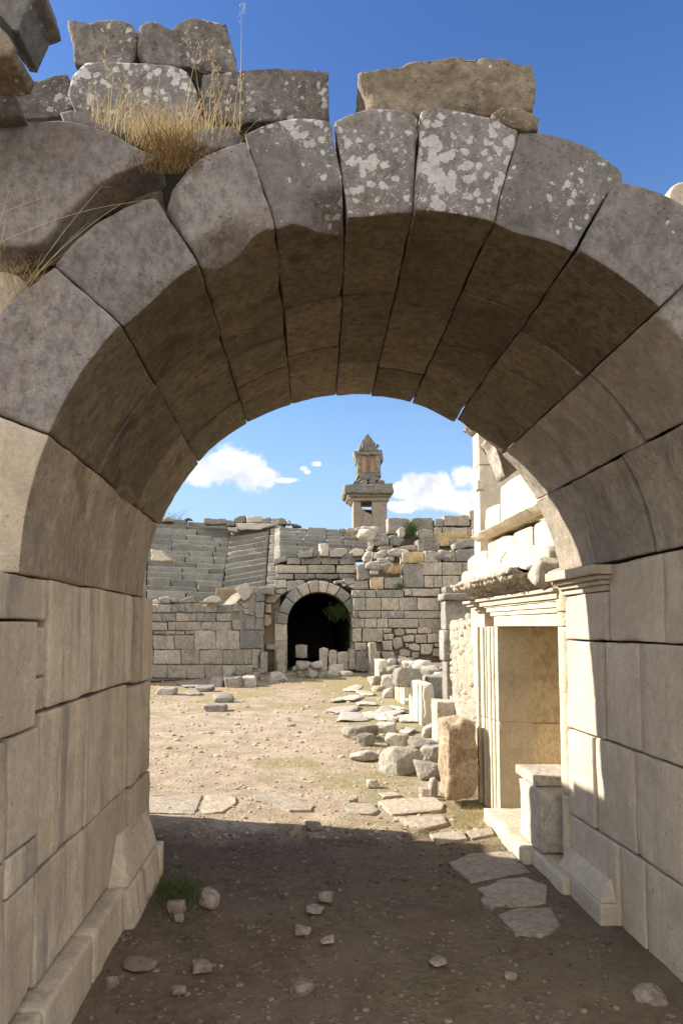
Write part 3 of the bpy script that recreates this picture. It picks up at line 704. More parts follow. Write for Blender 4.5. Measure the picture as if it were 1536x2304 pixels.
# deep reveal seen through the doorway, facing the camera
for (za, zb) in ((.05, .768), (.773, 1.60)):
    dbox('door_reveal', DX + .02, 2.9, DY1 + .004, DY1 + .40, za, zb, m_reveal, rad=.006, amp=.004)
dbox('door_reveal', DX + .3, 2.9, 4.33, 4.455, .05, 1.6, m_reveal)
dbox('back_wall', 2.75, 3.2, 4.3, 5.80, .0, 1.9, m_reveal)
dbox('back_wall', DX + .3, 3.2, 4.42, 6.1, 1.605, 2.0, m_reveal)
# sill kerb
for (ya, yb, x) in [(4.1, 4.62, 1.60), (4.62, 5.12, 1.54), (5.12, 5.66, 1.56)]:
    dbox('sill', x, 2.1, ya, yb, -.05, .095, m_white if ya > 4 else m_wallR, rad=.02, amp=.008, chip=.03)
# cornice with carved underside
def cornice(mesh, y0, y1, seed, zt=2.0):
    prof = [(DX + .02, 1.858), (DX - .04, 1.862), (DX - .07, 1.885), (DX - .10, 1.905), (DX - .14, 1.918), (DX - .19, 1.930), (DX - .235, 1.945), (DX - .25, 1.962), (DX - .255, 1.985), (DX - .24, zt), (DX - .1, zt + .012), (DX + .2, zt + .02)]
    prof = np.array(prof); d = np.r_[0, np.cumsum(np.linalg.norm(np.diff(prof, axis=0), axis=1))]
    t = np.linspace(0, d[-1], 60); PXs = np.interp(t, d, prof[:, 0]); PZs = np.interp(t, d, prof[:, 1])
    ny_ = int((y1 - y0) / .011) + 2; ys = np.linspace(y0, y1, ny_); V = []
    for y in ys:
        for k in range(60): V.append((PXs[k], y, PZs[k]))
    V = np.array(V); Fc = [(a * 60 + k, (a + 1) * 60 + k, (a + 1) * 60 + k + 1, a * 60 + k + 1) for a in range(ny_ - 1) for k in range(59)]
    N = -vnormals(V, Fc); N = np.where((N[:, 0:1] > .3), -N, N)
    s = np.tile(t / d[-1], ny_)
    carve = np.clip((s - .10) / .05, 0, 1) * np.clip((.62 - s) / .06, 0, 1)
    lv = np.abs(np.sin((V[:, 1] + .35 * (V[:, 2] - 1.9)) * 78.0 + 3.5 * fbm(V, 9, seed, 2))) ** .7 * (.55 + .45 * np.abs(np.sin(s * 34)))
    V2 = V + N * (carve * (.045 * lv + .03 * fbm(V, 34, seed + 1, 2) - .040) + .014 * fbm(V, 7, seed + 2, 4))[:, None]
    n0 = len(V2); c0 = V2[:60].mean(0); c1 = V2[-60:].mean(0); V2 = np.vstack([V2, [c0, c1]])
    for k in range(59): Fc.append((k, k + 1, n0)); Fc.append(((ny_ - 1) * 60 + k + 1, (ny_ - 1) * 60 + k, n0 + 1))
    mesh.add(V2, Fc, .2)
mm = M(); cornice(mm, 4.98, 6.44, 11); mm.build('cornice', m_carve, door)
mm = M(); cornice(mm, 4.66, 4.972, 15, 2.02); mm.build('cornice', m_carve, door)
mm = M(); rock(mm, (DX - .02, 4.52, 1.87), (.26, .22, .22), seed=21, sub=4, amp=.12); mm.build('broken_cornice_end', m_rockw, door)
mm = M(); rock(mm, (DX + .04, 4.40, 1.85), (.20, .16, .16), seed=27, sub=4, amp=.12); mm.build('broken_cornice_end', m_rockw, door)
# courses above the cornice
def xq(name, pts, X, th, mat=m_white, **kw):
    mm = M(); kw.setdefault('res', .04); kw.setdefault('rad', .012); kw.setdefault('amp', .005); kw.setdefault('chip', .012)
    poly(mm, [PX(x, y, X) for x, y in pts], (th, 0, 0), **kw); return mm.build(name, mat, door)
xq('upper_block', [(1036, 1291), (1067, 1271), (1067, 1316), (1036, 1322)], 1.70, .5)
xq('upper_block', [(1068, 1271), (1100, 1252), (1138, 1240), (1124, 1260), (1124, 1306), (1068, 1316)], 1.70, .5)
xq('upper_block', [(1125, 1259), (1141, 1239), (1185, 1226), (1232, 1226), (1232, 1290), (1125, 1306)], 1.70, .5)
xq('upper_block', [(1050, 1262), (1062, 1250), (1090, 1238), (1094, 1262), (1050, 1285)], 1.86, .4)
xq('upper_block', [(1095, 1220), (1130, 1203), (1150, 1203), (1150, 1262), (1095, 1262)], 1.86, .5)
xq('upper_block', [(1151, 1200), (1195, 1180), (1196, 1262), (1151, 1262)], 1.86, .5)
xq('upper_block', [(1197, 1178), (1260, 1150), (1300, 1262), (1197, 1262)], 1.86, .5)
for (ya, yb) in ((5.95, 6.60), (5.0, 5.94), (4.5, 4.99)):
    mm = M(); f, Ls = tri([(1.80, ya, 2.44), (1.73, ya, 2.49), (1.80, yb, 2.44), (1.73, yb, 2.49), (2.3, ya, 2.44), (2.3, ya, 2.55), (2.3, yb, 2.44), (2.3, yb, 2.55)])
    block(mm, f, Ls, res=.035, rad=.012, amp=.010, chip=.03); mm.build('string_course', m_white, door)
xq('upper_block', [(1090, 1146), (1122, 1130), (1122, 1186), (1090, 1196)], 1.85, .5)
xq('upper_block', [(1123, 1097), (1150, 1076), (1215, 1040), (1280, 1040), (1280, 1180), (1205, 1172), (1123, 1192)], 1.85, .5, rad=.018)
# tall slab beyond with a little projecting roof stone
dbox('end_pier', 1.905, 2.9, 6.85, 7.08, 0.0, 3.28)
dbox('end_pier', 1.905, 2.9, 6.85, 7.08, 3.285, 3.64)
dbox('end_pier', 1.88, 1.95, 6.83, 6.95, 3.02, 3.12, rad=.01)
mm = M(); f, Ls = tri([(1.90, 6.75, 3.64), (1.80, 6.7, 3.72), (1.90, 7.1, 3.64), (1.80, 7.15, 3.72), (2.9, 6.75, 3.64), (2.9, 6.7, 4.05), (2.9, 7.1, 3.64), (2.9, 7.15, 4.05)])
block(mm, f, Ls, res=.05, rad=.02, amp=.012, chip=.03); mm.build('roof_stone', m_top, door)
# rubble infill wall behind the jamb, further along
rb = thing('rubble_wall', 'low pale rubble wall with a white end pier, behind the left jamb of the doorway', 'ruined wall', (2.3, 8.8, 0))
rr2 = random.Random(12)
mm = M(); box(mm, 2.235, 2.9, 7.2, 9.7, -.05, 1.68, res=.05, rad=.06, amp=.05, freq=5)
mm.build('rubble_core', m_far, rb)
mm = M()
for k in range(420):
    y = rr2.uniform(7.2, 9.7); z = rr2.uniform(0.0, 1.7); sz_ = rr2.uniform(.05, .15)
    rock(mm, (2.245 + rr2.uniform(-.012, .012) + .018, y, z), (.07, sz_ * 1.3, sz_ * rr2.uniform(.4, .9)), seed=k, sub=2, amp=.2, sq=1)
mm.build('rubble_facing', m_far, rb)
for (z0, z1, dx) in [(0, .5, 0), (.505, 1.1, .02), (1.105, 1.55, -.02), (1.555, 1.98, .01)]:
    mm = M(); box(mm, 2.16 + dx, 2.7, 9.7, 10.0, z0, z1, res=.05, rad=.02, amp=.01, chip=.03); mm.build('pier_block', m_farg, rb)
mm = M(); box(mm, 2.13, 2.7, 9.6, 10.0, 1.985, 2.08, res=.05, rad=.03, amp=.02, chip=.03); mm.build('pier_block', m_farg, rb)

# left wing wall, mirror of the doorway wall, standing behind the left jamb
wing = thing('wing_wall', 'matching pale wall wing behind the left jamb of the arch', 'ruined wall', (-1.7, 5.2, 0))
for (y0, y1, zt) in ((4.42, 4.9, 2.66), (4.905, 5.36, 2.62), (5.365, 5.68, 1.80), (5.685, 5.87, 1.48)):
    z = -.05
    while z < zt - .1:
        z2 = min(zt, z + .78); z2 = zt if zt - z2 < .3 else z2
        mm = M(); box(mm, -2.6, -1.42, y0, y1, z, z2 - .005, res=.09, rad=.02, amp=.015, chip=.03); mm.build('wall_block', m_white, wing); z = z2
# ---------------------------------------------------------------- near stones beside the doorway
def gblock(label, x0, x1, y0, y1, z0, z1, mat=m_rockw, name='stone_block', cat='stone block', group=None, **kw):
    mm = M(); kw.setdefault('res', .03); kw.setdefault('rad', .02); kw.setdefault('amp', .01); kw.setdefault('chip', .03)
    box(mm, x0, x1, y0, y1, z0, z1, **kw); return tag(mm.build(name, mat), label, cat, group)
gblock('pale hewn block standing on the sill inside the doorway', 1.62, 2.15, 4.50, 4.92, .10, .50, res=.02)
gblock('flat pale slab on top of the block in the doorway, behind its front edge', 1.64, 2.15, 4.66, 5.06, .505, .575, res=.02, rad=.015)
def fluted(label, x, y0, y1, z1, w=.35, mat=m_white, rz=0.0, name='pedestal_block', cat='pedestal block', nf=5, group=None):
    """dressed block with upright mouldings on its left face"""
    t = thing(name, label, cat, (x, (y0 + y1) / 2, 0), group)
    mm = M(); box(mm, x + .02, x + w, y0, y1, -.04, z1, rz=rz + RNG.uniform(-.05, .05), ry=RNG.uniform(-.04, .02), res=.04, rad=.015, amp=.025, freq=3, chip=.10); mm.build('body', mat, t)
    mm = M(); d = (y1 - y0) / (nf * 1.0)
    for k in range(nf):
        box(mm, x - .012 * (k % 2) , x + .04, y0 + d * (k + .1), y0 + d * (k + .82), -.03, z1 - .02, res=.05, rad=.008, amp=.010, chip=.04, tone=.2)
    mm.build('moulding', mat, t)
    return t
# honey coloured rough upright
mm = M(); pts = [PY(x, y, 6.05) for x, y in [(1000, 1625), (1040, 1617), (1068, 1624), (1074, 1680), (1080, 1740), (1066, 1795), (1030, 1806), (1006, 1800), (1000, 1740), (1000, 1680)]]
poly(mm, pts, (0, .32, 0), res=.016, rad=.03, amp=.03, freq=7, chip=.05)
tag(mm.build('standing_stone', m_brown), 'honey brown rough upright stone left of the doorway jamb', 'standing stone')
# helper: hewn block given by its photo box, standing on the ground
def pblock(label, x0, x1, y0, y1, mat=m_rock, dep=.8, rz=0.0, name='stone_block', cat='stone block', group=None, ztilt=0.0, zb=0.0, **kw):
    b = PZ((x0 + x1) / 2, y1, zb); Y = b[1]; w = (x1 - x0) * Y / F; d = w * dep
    h = max((y1 - y0) * Y / F - d * (EYE - zb) / Y, .25 * (y1 - y0) * Y / F)
    cx = b[0]; mm = M(); kw.setdefault('res', max(.03, w / 12)); kw.setdefault('rad', w * .06); kw.setdefault('amp', w * .03); kw.setdefault('freq', 3 / max(w, .2)); kw.setdefault('chip', w * .08)
    sc_ = 1 / (abs(math.cos(rz)) + dep * abs(math.sin(rz)))
    box(mm, cx - w / 2 * sc_, cx + w / 2 * sc_, Y, Y + d * sc_, zb - .03, zb + h, rz=rz, ry=ztilt, **kw)
    return tag(mm.build(name, mat), label, cat, group)
def prock(label, x0, x1, y0, y1, mat=m_rock, dep=.8, seed=None, name='rock', cat='rock', group=None, flat=False, zb=0.0, amp=.12, sub=4, sq=0.0, rz=None):
    seed = RNG.randrange(9999) if seed is None else seed
    b = PZ((x0 + x1) / 2, y1, zb); Y = b[1]; w = (x1 - x0) * Y / F
    if flat:
        Yt = PZ((x0 + x1) / 2, y0, zb)[1]; d = max(Yt - Y, w * .4) * .92; h = min(.3 * w, .045)
    else:
        d = w * dep; h = max((y1 - y0) * Y / F - d * .7 * (EYE - zb) / Y, .35 * (y1 - y0) * Y / F)
    mm = M(); rock(mm, (b[0], Y + d / 2, zb - h * .12), (w * 1.03, d, h * 1.12), seed=seed, rz=RNG.uniform(-.5, .5) if rz is None else rz, sub=sub, amp=amp, sq=sq)
    return tag(mm.build(name, mat), label, cat, group)

# stage front: row of dressed slabs leading to the vault
fluted('tallest moulded pedestal slab at the far end of the stage row, nearest the vault', 2.50, 22.6, 23.3, 1.05, .24, m_far)
fluted('second moulded slab from the vault in the stage row', 2.42, 19.6, 20.6, .62, .28, m_white)
pblock('grey cube-like boulder leaning on the second moulded slab', 858, 886, 1494, 1531, m_rock, rz=.3)
prock('thin pale slab leaning diagonally before the fluted pedestal', 864, 893, 1516, 1546, m_rockw, sq=1)
fluted('fluted pedestal with a broken slanting grey top in the stage row', 2.22, 13.8, 15.0, .52, .42, m_white, nf=6)
prock('slanting grey broken slab on top of the fluted pedestal', 894, 948, 1500, 1536, m_rock, zb=.60, sq=1)
fluted('tall narrow fluted pedestal between the broken-topped one and the big smooth block', 2.06, 11.0, 12.2, .66, .2, m_white, nf=4)
pblock('big smooth weathered block standing behind the narrow fluted pedestal', 962, 1046, 1516, 1610, m_rock, dep=.7)
pblock('white-topped cut block behind the honey brown stone', 984, 1062, 1570, 1668, m_rockw, dep=.8, rad=.012)
for (lb, a) in {
    'dark lens-shaped boulder overhanging an ochre stone in the stage row': (830, 871, 1518, 1542, m_rock),
    'low ochre stone under the lens-shaped boulder': (838, 866, 1541, 1556, m_brown),
    'small pale boulder at the foot of the leaning slab': (862, 891, 1548, 1570, m_rockw),
    'white rounded stone right of the lens-shaped boulder': (880, 904, 1510, 1530, m_rockw),
    'upright narrow stone between two fluted pedestals': (928, 942, 1556, 1588, m_rockw),
    'rounded grey boulder perched right of the stage row, below the corner pier': (968, 1001, 1475, 1502, m_rock)}.items():
    prock(lb, *a[:4], a[4])
# rubble heap on the stage: a countable heap of loose stones
rs3 = random.Random(9)
heap = [(872, 900, 1474, 1492), (896, 918, 1468, 1488), (905, 945, 1480, 1500), (932, 965, 1486, 1510), (880, 905, 1494, 1510), (950, 985, 1500, 1520), (905, 935, 1500, 1518),
        (976, 1010, 1508, 1530), (1000, 1040, 1500, 1516), (1010, 1050, 1520, 1548), (1030, 1062, 1540, 1566), (1020, 1044, 1560, 1580), (1000, 1026, 1548, 1564), (960, 985, 1520, 1536),
        (1040, 1066, 1508, 1530), (1036, 1058, 1572, 1592), (985, 1004, 1530, 1546), (860, 880, 1486, 1500), (920, 940, 1512, 1526), (1044, 1070, 1556, 1580)]
for (a, b, c, d) in heap:
    for q in range(3):
        dx = rs3.uniform(-9, 9); dy = rs3.uniform(-5, 7); k = rs3.uniform(.55, 1.05); w = (b - a) * k
        mt_ = rs3.choice([m_rock, m_rockw, m_rockw]); zone = 'nearest the doorway wall' if c > 1535 else ('below the corner pier' if a > 965 else ('in the middle' if a > 915 else 'by the far pedestals'))
        prock(f"{'small' if w < 22 else 'larger'} {'grey' if mt_ is m_rock else 'pale'} broken stone of the stage rubble heap, {zone}", a + dx, a + dx + w, c + dy, c + dy + (d - c) * k, mt_, group='stones of the rubble heap behind the stage row', zb=.35, sub=3)
for q in range(46):
    t_ = rs3.random() ** .8; x0_ = 1010 - t_ * 150 + rs3.uniform(-14, 22); y1_ = 1668 - 150 * t_ ** .75 + rs3.uniform(-8, 6); w = (44 - 26 * t_) * rs3.uniform(.4, 1.0)
    mt_ = rs3.choice([m_rock, m_rockw, m_rockw, m_dirty]); zone = 'near the honey brown stone' if y1_ > 1615 else ('around the narrow fluted pedestal' if y1_ > 1575 else 'beside the broken-topped pedestal')
    prock(f"{'small' if w < 20 else 'larger'} {'grey' if mt_ is m_rock else 'brownish' if mt_ is m_dirty else 'pale'} stone tumbled in the stage row, {zone}, {'left edge' if (x0_ + w / 2) < 1010 - t_ * 150 else 'right edge'}", x0_, x0_ + w, y1_ - w * rs3.uniform(.5, .9), y1_, mt_, group='stones tumbled among the stage pedestals', zb=rs3.choice([0, .0, .15, .3]), sub=3, amp=.16)
# rubble bed beneath the heap
mm = M(); f, Ls = tri([(2.55, 9.0, -.1), (2.7, 9.0, .30), (2.9, 22.0, -.1), (3.1, 22.0, .35), (4.4, 9.0, -.1), (4.2, 9.0, .45), (7.0, 22.0, -.1), (6.8, 22.0, .5)])
block(mm, f, Ls, res=.25, rad=.15, amp=.10, freq=1.2); tag(mm.build('rubble_bed', m_rub), kind='structure')
near = {
 'broad two-part grey rock leftmost of the big rocks on the grass': (776, 846, 1628, 1664, m_rock, {}),
 'small dark-sided stone under the right end of the broad two-part rock': (806, 842, 1648, 1676, m_rock, {}),
 'low pale rock right behind the broad two-part rock': (842, 892, 1624, 1648, m_rockw, {}),
 'squared white stone behind the largest grey rock': (875, 918, 1648, 1676, m_rockw, {'sq': 1}),
 'largest grey lumpy rock in front of the stage row': (868, 950, 1672, 1740, m_rock, {}),
 'hollowed rock between the largest grey rock and the stage row': (930, 984, 1660, 1688, m_rock, {}),
 'white pointed rock against the foot of the stage row': (954, 990, 1626, 1656, m_rockw, {}),
 'pale split rock left of the honey brown stone': (948, 992, 1676, 1716, m_rock, {}),
 'round-backed grey rock touching the foot of the honey brown stone': (942, 996, 1710, 1754, m_rock, {}),
 'flat-bottomed pale rock left of the largest grey rock': (796, 850, 1686, 1711, m_rockw, {}),
 'small brown rock between the flat-bottomed rock and the largest rock': (850, 874, 1687, 1702, m_rock, {}),
 'thin white pointed stone leaning before the honey brown stone': (966, 986, 1748, 1788, m_rockw, {'dep': .5}),
 'small white triangular stone beside the pointed stone': (944, 966, 1770, 1794, m_rockw, {}),
 'egg-sized pale stone below the flat-bottomed rock': (826, 850, 1752, 1770, m_rockw, {}),
 'small white stone on the edge of the left paving slab of the right-hand pair': (786, 806, 1790, 1804, m_rockw, {}),
 'squarish grey block lying nearest the left jamb on the far grass': (357, 395, 1545, 1563, m_rock, {'sq': 1}),
 'pale flat-topped stone right of the squarish grey block': (443, 480, 1541, 1555, m_rock, {}),
 'grey upright cube first of the line below the left retaining wall': (474, 503, 1520, 1544, m_rock, {'sq': 1}),
 'grey cube second of the line below the left retaining wall': (508, 542, 1519, 1546, m_rock, {'sq': 1}),
 'ochre-footed stone third of the line below the left retaining wall': (545, 574, 1518, 1544, m_rockw, {'sq': 1}),
 'grey stone tucked behind the ochre-footed stone': (556, 582, 1512, 1532, m_rock, {'sq': 1}),
 'pale split boulder on the earth left of the vault opening': (607, 641, 1511, 1534, m_rockw, {}),
 'dark shaded rock, upper of the two lone rocks on the left field': (481, 522, 1562, 1581, m_rock, {}),
 'dark oblong hewn stone, lower of the two lone rocks on the left field': (460, 505, 1582, 1601, m_rock, {'sq': 1}),
 'peach coloured block lying below the upright stones of the vault': (741, 773, 1494, 1518, m_rockw, {'sq': 1}),
 'pale low stone right of the peach coloured block': (764, 790, 1508, 1522, m_rockw, {}),
 'small white stone left of the peach coloured block': (735, 746, 1508, 1522, m_rockw, {}),
 'bluish grey stone at the foot of the left retaining wall': (526, 560, 1508, 1520, m_rock, {}),
 'bluish grey stone beside the leftmost upright of the vault': (572, 600, 1502, 1516, m_rock, {}),
}
for lb, (a, b, c, d, mt, kw) in near.items(): prock(lb, a, b, c, d, mt, **kw)
flats = [(751, 810, 1588, 1605), (768, 830, 1604, 1624), (824, 870, 1602, 1618), (856, 892, 1590, 1607), (902, 944, 1610, 1624), (775, 815, 1565, 1577), (788, 818, 1542, 1556), (810, 846, 1580, 1588), (866, 905, 1600, 1612), (846, 880, 1612, 1622), (812, 842, 1556, 1566), (752, 772, 1574, 1580), (876, 900, 1614, 1624), (890, 912, 1590, 1600), (396, 462, 1533, 1546), (410, 444, 1556, 1564), (908, 936, 1640, 1652)]
flab = ['long layered flat stone, leftmost of the worn stones before the stage row', 'broad flat stone just below the long layered one', 'jagged flat stone right of the broad flat stone', 'white flat stone between the jagged one and the stage row',
        'flat white stone closest to the narrow fluted pedestal', 'thin flat stone above the long layered one', 'farthest flat stone of the worn stones, below the lens-shaped boulder', 'small flat stone above the jagged flat stone',
        'low flat stone between the jagged and the white flat stones', 'small flat stone below the jagged flat stone', 'second farthest flat stone before the stage row', 'tiny flat stone at the far left of the worn stones',
        'small flat stone left of the one closest to the narrow fluted pedestal', 'small flat stone under the small boulder of the leaning slab', 'flat stone just behind the squared white stone']
for i, (a, b, c, d) in enumerate(flats[:14] + flats[16:]):
    prock(flab[i], a, b, c, d, m_rockw, name='flat_stone', cat='flat stone', group='flat worn stones in the grass before the stage row', flat=True)
prock('long low mossy stone on the far left grass', *flats[14], m_rock, name='flat_stone', cat='flat stone', flat=True)
prock('thin flat stone in the grass right of the squarish grey block', *flats[15], m_rock, name='flat_stone', cat='flat stone', flat=True)
# paving slabs
def slab(label, pts, mat=m_slab, zt=.004, group=None):
    mm = M(); poly(mm, [PZ(x, y, zt) for x, y in pts], (0, 0, -.09), res=.022, rad=.006, amp=.009, freq=5, chip=.03, smooth=0)
    return tag(mm.build('paving_slab', mat), label, 'paving slab', group)
slab('leftmost long pale paving slab at the edge of the shadow', [(250, 1786), (456, 1788), (440, 1830), (250, 1826)])
slab('pale paving slab second from the left, across a narrow crack', [(462, 1788), (530, 1789), (532, 1806), (500, 1826), (446, 1830)])
slab('pale rounded paving slab near the middle of the sunlit edge', [(570, 1787), (640, 1786), (690, 1796), (708, 1812), (700, 1822), (650, 1822), (610, 1806), (572, 1800)])
slab('narrow pale slab left of the widest sunlit slab', [(782, 1804), (840, 1804), (852, 1822), (838, 1830), (772, 1828)])
slab('widest sunlit paving slab left of the dry grass by the doorway', [(850, 1802), (900, 1794), (975, 1792), (1000, 1808), (994, 1822), (880, 1832)])
slab('pale slab just in front of the widest sunlit slab', [(884, 1836), (996, 1832), (1008, 1850), (960, 1862), (920, 1858)])
slab('thin worn slab behind the widest sunlit slab', [(845, 1783), (885, 1780), (905, 1788), (860, 1793)])
slab('pale slab at the shadow edge left of the sill', [(965, 1876), (1040, 1868), (1052, 1886), (980, 1896)])
slab('pale slab touching the start of the sill', [(1046, 1866), (1106, 1860), (1112, 1876), (1060, 1886)])
slab('large shaded paving slab beside the sill', [(1004, 1940), (1060, 1918), (1150, 1914), (1192, 1960), (1120, 1974), (1060, 1982)])
slab('rounded shaded paving slab, second from the shadow edge by the sill', [(1072, 1996), (1100, 1980), (1180, 1972), (1232, 1990), (1228, 2030), (1150, 2040), (1100, 2044), (1078, 2022)])
slab('half buried shaded paving slab nearest the camera', [(1118, 2056), (1160, 2040), (1240, 2040), (1262, 2080), (1220, 2110), (1160, 2104)], zt=.0)

# stone against the far side of the left jamb, and stones in the shaded passage
pblock('small upright pale stone against the far corner of the left jamb', 318, 360, 1893, 1975, m_wallL, dep=.9)
psh = {
 'upright ochre stone in the green grass by the left jamb': (378, 412, 2022, 2058),
 'pale triangular stone right of the green grass': (448, 488, 2006, 2044),
 'white pebble cluster stone below the green grass': (392, 412, 2052, 2072),
 'long pale stone at the foot of the left plinth': (434, 474, 2160, 2188),
 'flat buff stone close to the left plinth': (270, 338, 2156, 2186),
 'large rounded pale stone in the near middle of the passage': (656, 704, 2202, 2240),
 'brown humped stone in the middle of the passage floor': (716, 746, 2006, 2030),
 'low brown stone left below the humped stone': (690, 724, 2036, 2056),
 'pale hollow stone in the centre of the passage floor': (664, 696, 2082, 2106),
 'flat pale stone right of the hollow stone': (722, 750, 2110, 2124),
 'light stone near the back of the shaded passage': (648, 676, 1852, 1880),
 'brown twin stone beside the light stone at the back of the shade': (690, 722, 1848, 1868),
 'round pale stone low in the bottom right corner': (1440, 1500, 2210, 2262),
 'white stone to the right of the passage near the pilaster base': (1140, 1166, 2188, 2206),
 'flat white chip in the near right of the passage': (968, 1004, 2156, 2174),
 'grey stone in the near left corner by the plinth': (386, 414, 2216, 2238),
 'pale stone pair member nearest the plinth at bottom left': (236, 262, 2196, 2224)}
for lb, (a, b, c, d) in psh.items(): prock(lb, a, b, c, d, m_dirty, sub=4, amp=.13)

# ---------------------------------------------------------------- gravel, grass (uncountable)
def scatter(name, n, fpos, smin, smax, mat, kindseed=1, zs=.55):
    rs = np.random.RandomState(kindseed); D, Fc = ico(2); nv = len(D); Vs = []; T = []
    for k in range(n):
        x, y = fpos(rs); s = smin * (smax / smin) ** (rs.rand() ** 2.2)
        sc_ = s * np.array([rs.uniform(.7, 1.3), rs.uniform(.7, 1.2), zs * rs.uniform(.6, 1.2)])
        P = D * (1 + .22 * (rs.rand(nv) - .5))[:, None]; P = np.sign(P) * np.abs(P) ** .8 * sc_
        a = rs.rand() * 6.28; c_, s_ = math.cos(a), math.sin(a)
        P = np.stack([P[:, 0] * c_ - P[:, 1] * s_ + x, P[:, 0] * s_ + P[:, 1] * c_ + y, P[:, 2] + sc_[2] * .35], 1)
        P[:, 2] += float(gz(np.array(x), np.array(y))); Vs.append(P); T.append(np.full(nv, rs.uniform(-1, 1)))
    Fa = np.array(Fc); allF = (Fa[None] + (np.arange(n) * nv)[:, None, None]).reshape(-1, 3)
    mm = M(); mm.add(np.vstack(Vs), allF.tolist(), np.concatenate(T)); o = mm.build(name, mat, origin=(0, 0, 0), smooth=False); o['kind'] = 'stuff'; return o
def pos_tunnel(rs): return rs.uniform(-.9, 1.6), rs.uniform(2.5, 5.5)
def pos_near(rs):
    y = 5.2 + rs.rand() ** 1.5 * 6; return rs.uniform(-.3 * y, .22 * y + .3), y
def pos_far(rs):
    y = rs.uniform(8, 23); return rs.uniform(-.24 * y, .13 * y), y
scatter('gravel', 2600, pos_tunnel, .003, .017, m_soilg, 1)
scatter('gravel', 3200, pos_near, .003, .024, m_grav, 2)
scatter('gravel', 1500, pos_far, .008, .045, m_grav, 3)
def grassfield(name, n, fpos, h0, h1, mat, seed, w=.002):
    rr_ = random.Random(seed); mm = M()
    for k in range(n):
        x, y = fpos(rr_); z = float(gz(np.array(x), np.array(y)))
        blade(mm, (x, y, z - .005), rr_.uniform(h0, h1), rr_.uniform(.1, .9), rr_.uniform(0, 6.3), w=w, seg=2, tone=rr_.uniform(-1, 1), droop=.5)
    o = mm.build(name, mat, origin=(0, 0, 0)); o['kind'] = 'stuff'; return o
def gp(x0, x1, y0, y1):
    def f(rr_):
        p = PZ(rr_.gauss((x0 + x1) / 2, (x1 - x0) / 4), rr_.gauss((y0 + y1) / 2, (y1 - y0) / 4)); return p[0], p[1]
    return f
grassfield('green_grass', 900, gp(325, 470, 1965, 2055), .03, .10, m_grass, 1, .0025)
grassfield('green_grass', 260, gp(400, 640, 1860, 1960), .01, .03, m_grass, 2, .002)
grassfield('green_grass', 300, gp(360, 480, 2090, 2150), .01, .04, m_grass, 3, .002)
grassfield('green_grass', 160, gp(930, 975, 1862, 1874), .015, .04, m_grass, 4, .002)
grassfield('dry_grass', 1100, gp(985, 1120, 1800, 1870), .02, .09, m_drygr, 5, .0022)
grassfield('dry_grass', 2600, gp(760, 1000, 1600, 1790), .01, .05, m_drygr, 6, .003)
grassfield('dry_grass', 1500, gp(330, 640, 1540, 1600), .01, .06, m_drygr, 7, .005)
grassfield('dry_grass', 500, gp(990, 1080, 1760, 1800), .03, .2, m_drygr, 8, .002)
ts = M()
for k in range(9):
    p = PZ(1020 + k * 2, 1812); blade(ts, p, .55 + .03 * k, .12 + .02 * k, 0, w=.003, seg=7, droop=.1, tone=.6)
tag(ts.build('dry_grass_tuft', m_straw), 'tall straw stems leaning before the honey brown stone', 'grass tuft')

# ---------------------------------------------------------------- theatre: retaining wall on the left
def plane2(a, b):
    a = np.array(a); b = np.array(b); d = b - a; n = np.array([d[1], -d[0], 0.0]); return a, n / np.linalg.norm(n)
def pw(px, py, pl): return PP(px, py, pl[0], pl[1])
def farblk(par, pts, pl, dep, mat, name='wall_block', **kw):
    mm = M(); kw.setdefault('res', .09); kw.setdefault('rad', .016); kw.setdefault('amp', .018); kw.setdefault('freq', 3.0); kw.setdefault('chip', .035); kw.setdefault('shrink', .006); kw.setdefault('smooth', 0)
    n = np.array(pl[1]); n = n if n[1] > 0 else -n
    poly(mm, [pw(x, y, pl) for x, y in pts], n * dep, **kw)
    return mm.build(name, mat, par)
LWa = PZ(342, 1535); LWb = PZ(592, 1512); LWa = LWa + (LWa - LWb) * 1.2
pLW = plane2((LWa[0], LWa[1], 0), (LWb[0], LWb[1], 0))
lw = thing('retaining_wall', 'left stone retaining wall of the theatre seating, patched with rubble at its right end', 'stone wall', tuple(LWb))
Z1 = lambda x, y: (300 + x * .32552, 1130 + y * .32552)
def rows1(tab, mat, jit=3):
    rj = random.Random(4)
    for (yt, yb, xs, mt) in tab:
        for k in range(len(xs) - 1):
            a, b = xs[k], xs[k + 1]; j = lambda: rj.uniform(-jit, jit)
            slope = lambda x: (x - 130) * -.012
            pts = [(a + j(), yt + j()), ((a + b) / 2, yt + j() * .6), (b - 3 + j(), yt + j()), (b - 3 + j(), yb + j()), (a + j(), yb + j())]
            farblk(lw, [Z1(x, y) for x, y in pts], pLW, .6, rj.choice(mt))
G, C = m_farg, m_far
rows1([(705, 762, [-60, 20, 90, 168, 262, 370, 500, 585, 700], [G, G, C]), (768, 824, [-60, 40, 130, 205, 300, 440, 578, 682], [C, G, G]),
       (828, 886, [-60, 50, 130, 240, 296, 366, 474, 684], [C]), (890, 916, [-60, 30, 140, 230, 300, 360, 425], [G, C]), (920, 1016, [-60, 40, 140, 288, 425], [C, C]),
       (886, 1018, [425, 574, 740], [C, C]), (884, 1012, [742, 898], [G]), (1018, 1120, [-60, 60, 140, 332, 462, 624, 764, 825], [C]), (1016, 1150, [825, 880], [C]), (1126, 1215, [-60, 80, 240, 374, 500, 620, 720, 830], [C]),
       (812, 884, [686, 755], [G]), (800, 884, [776, 846, 898], [G])], None)
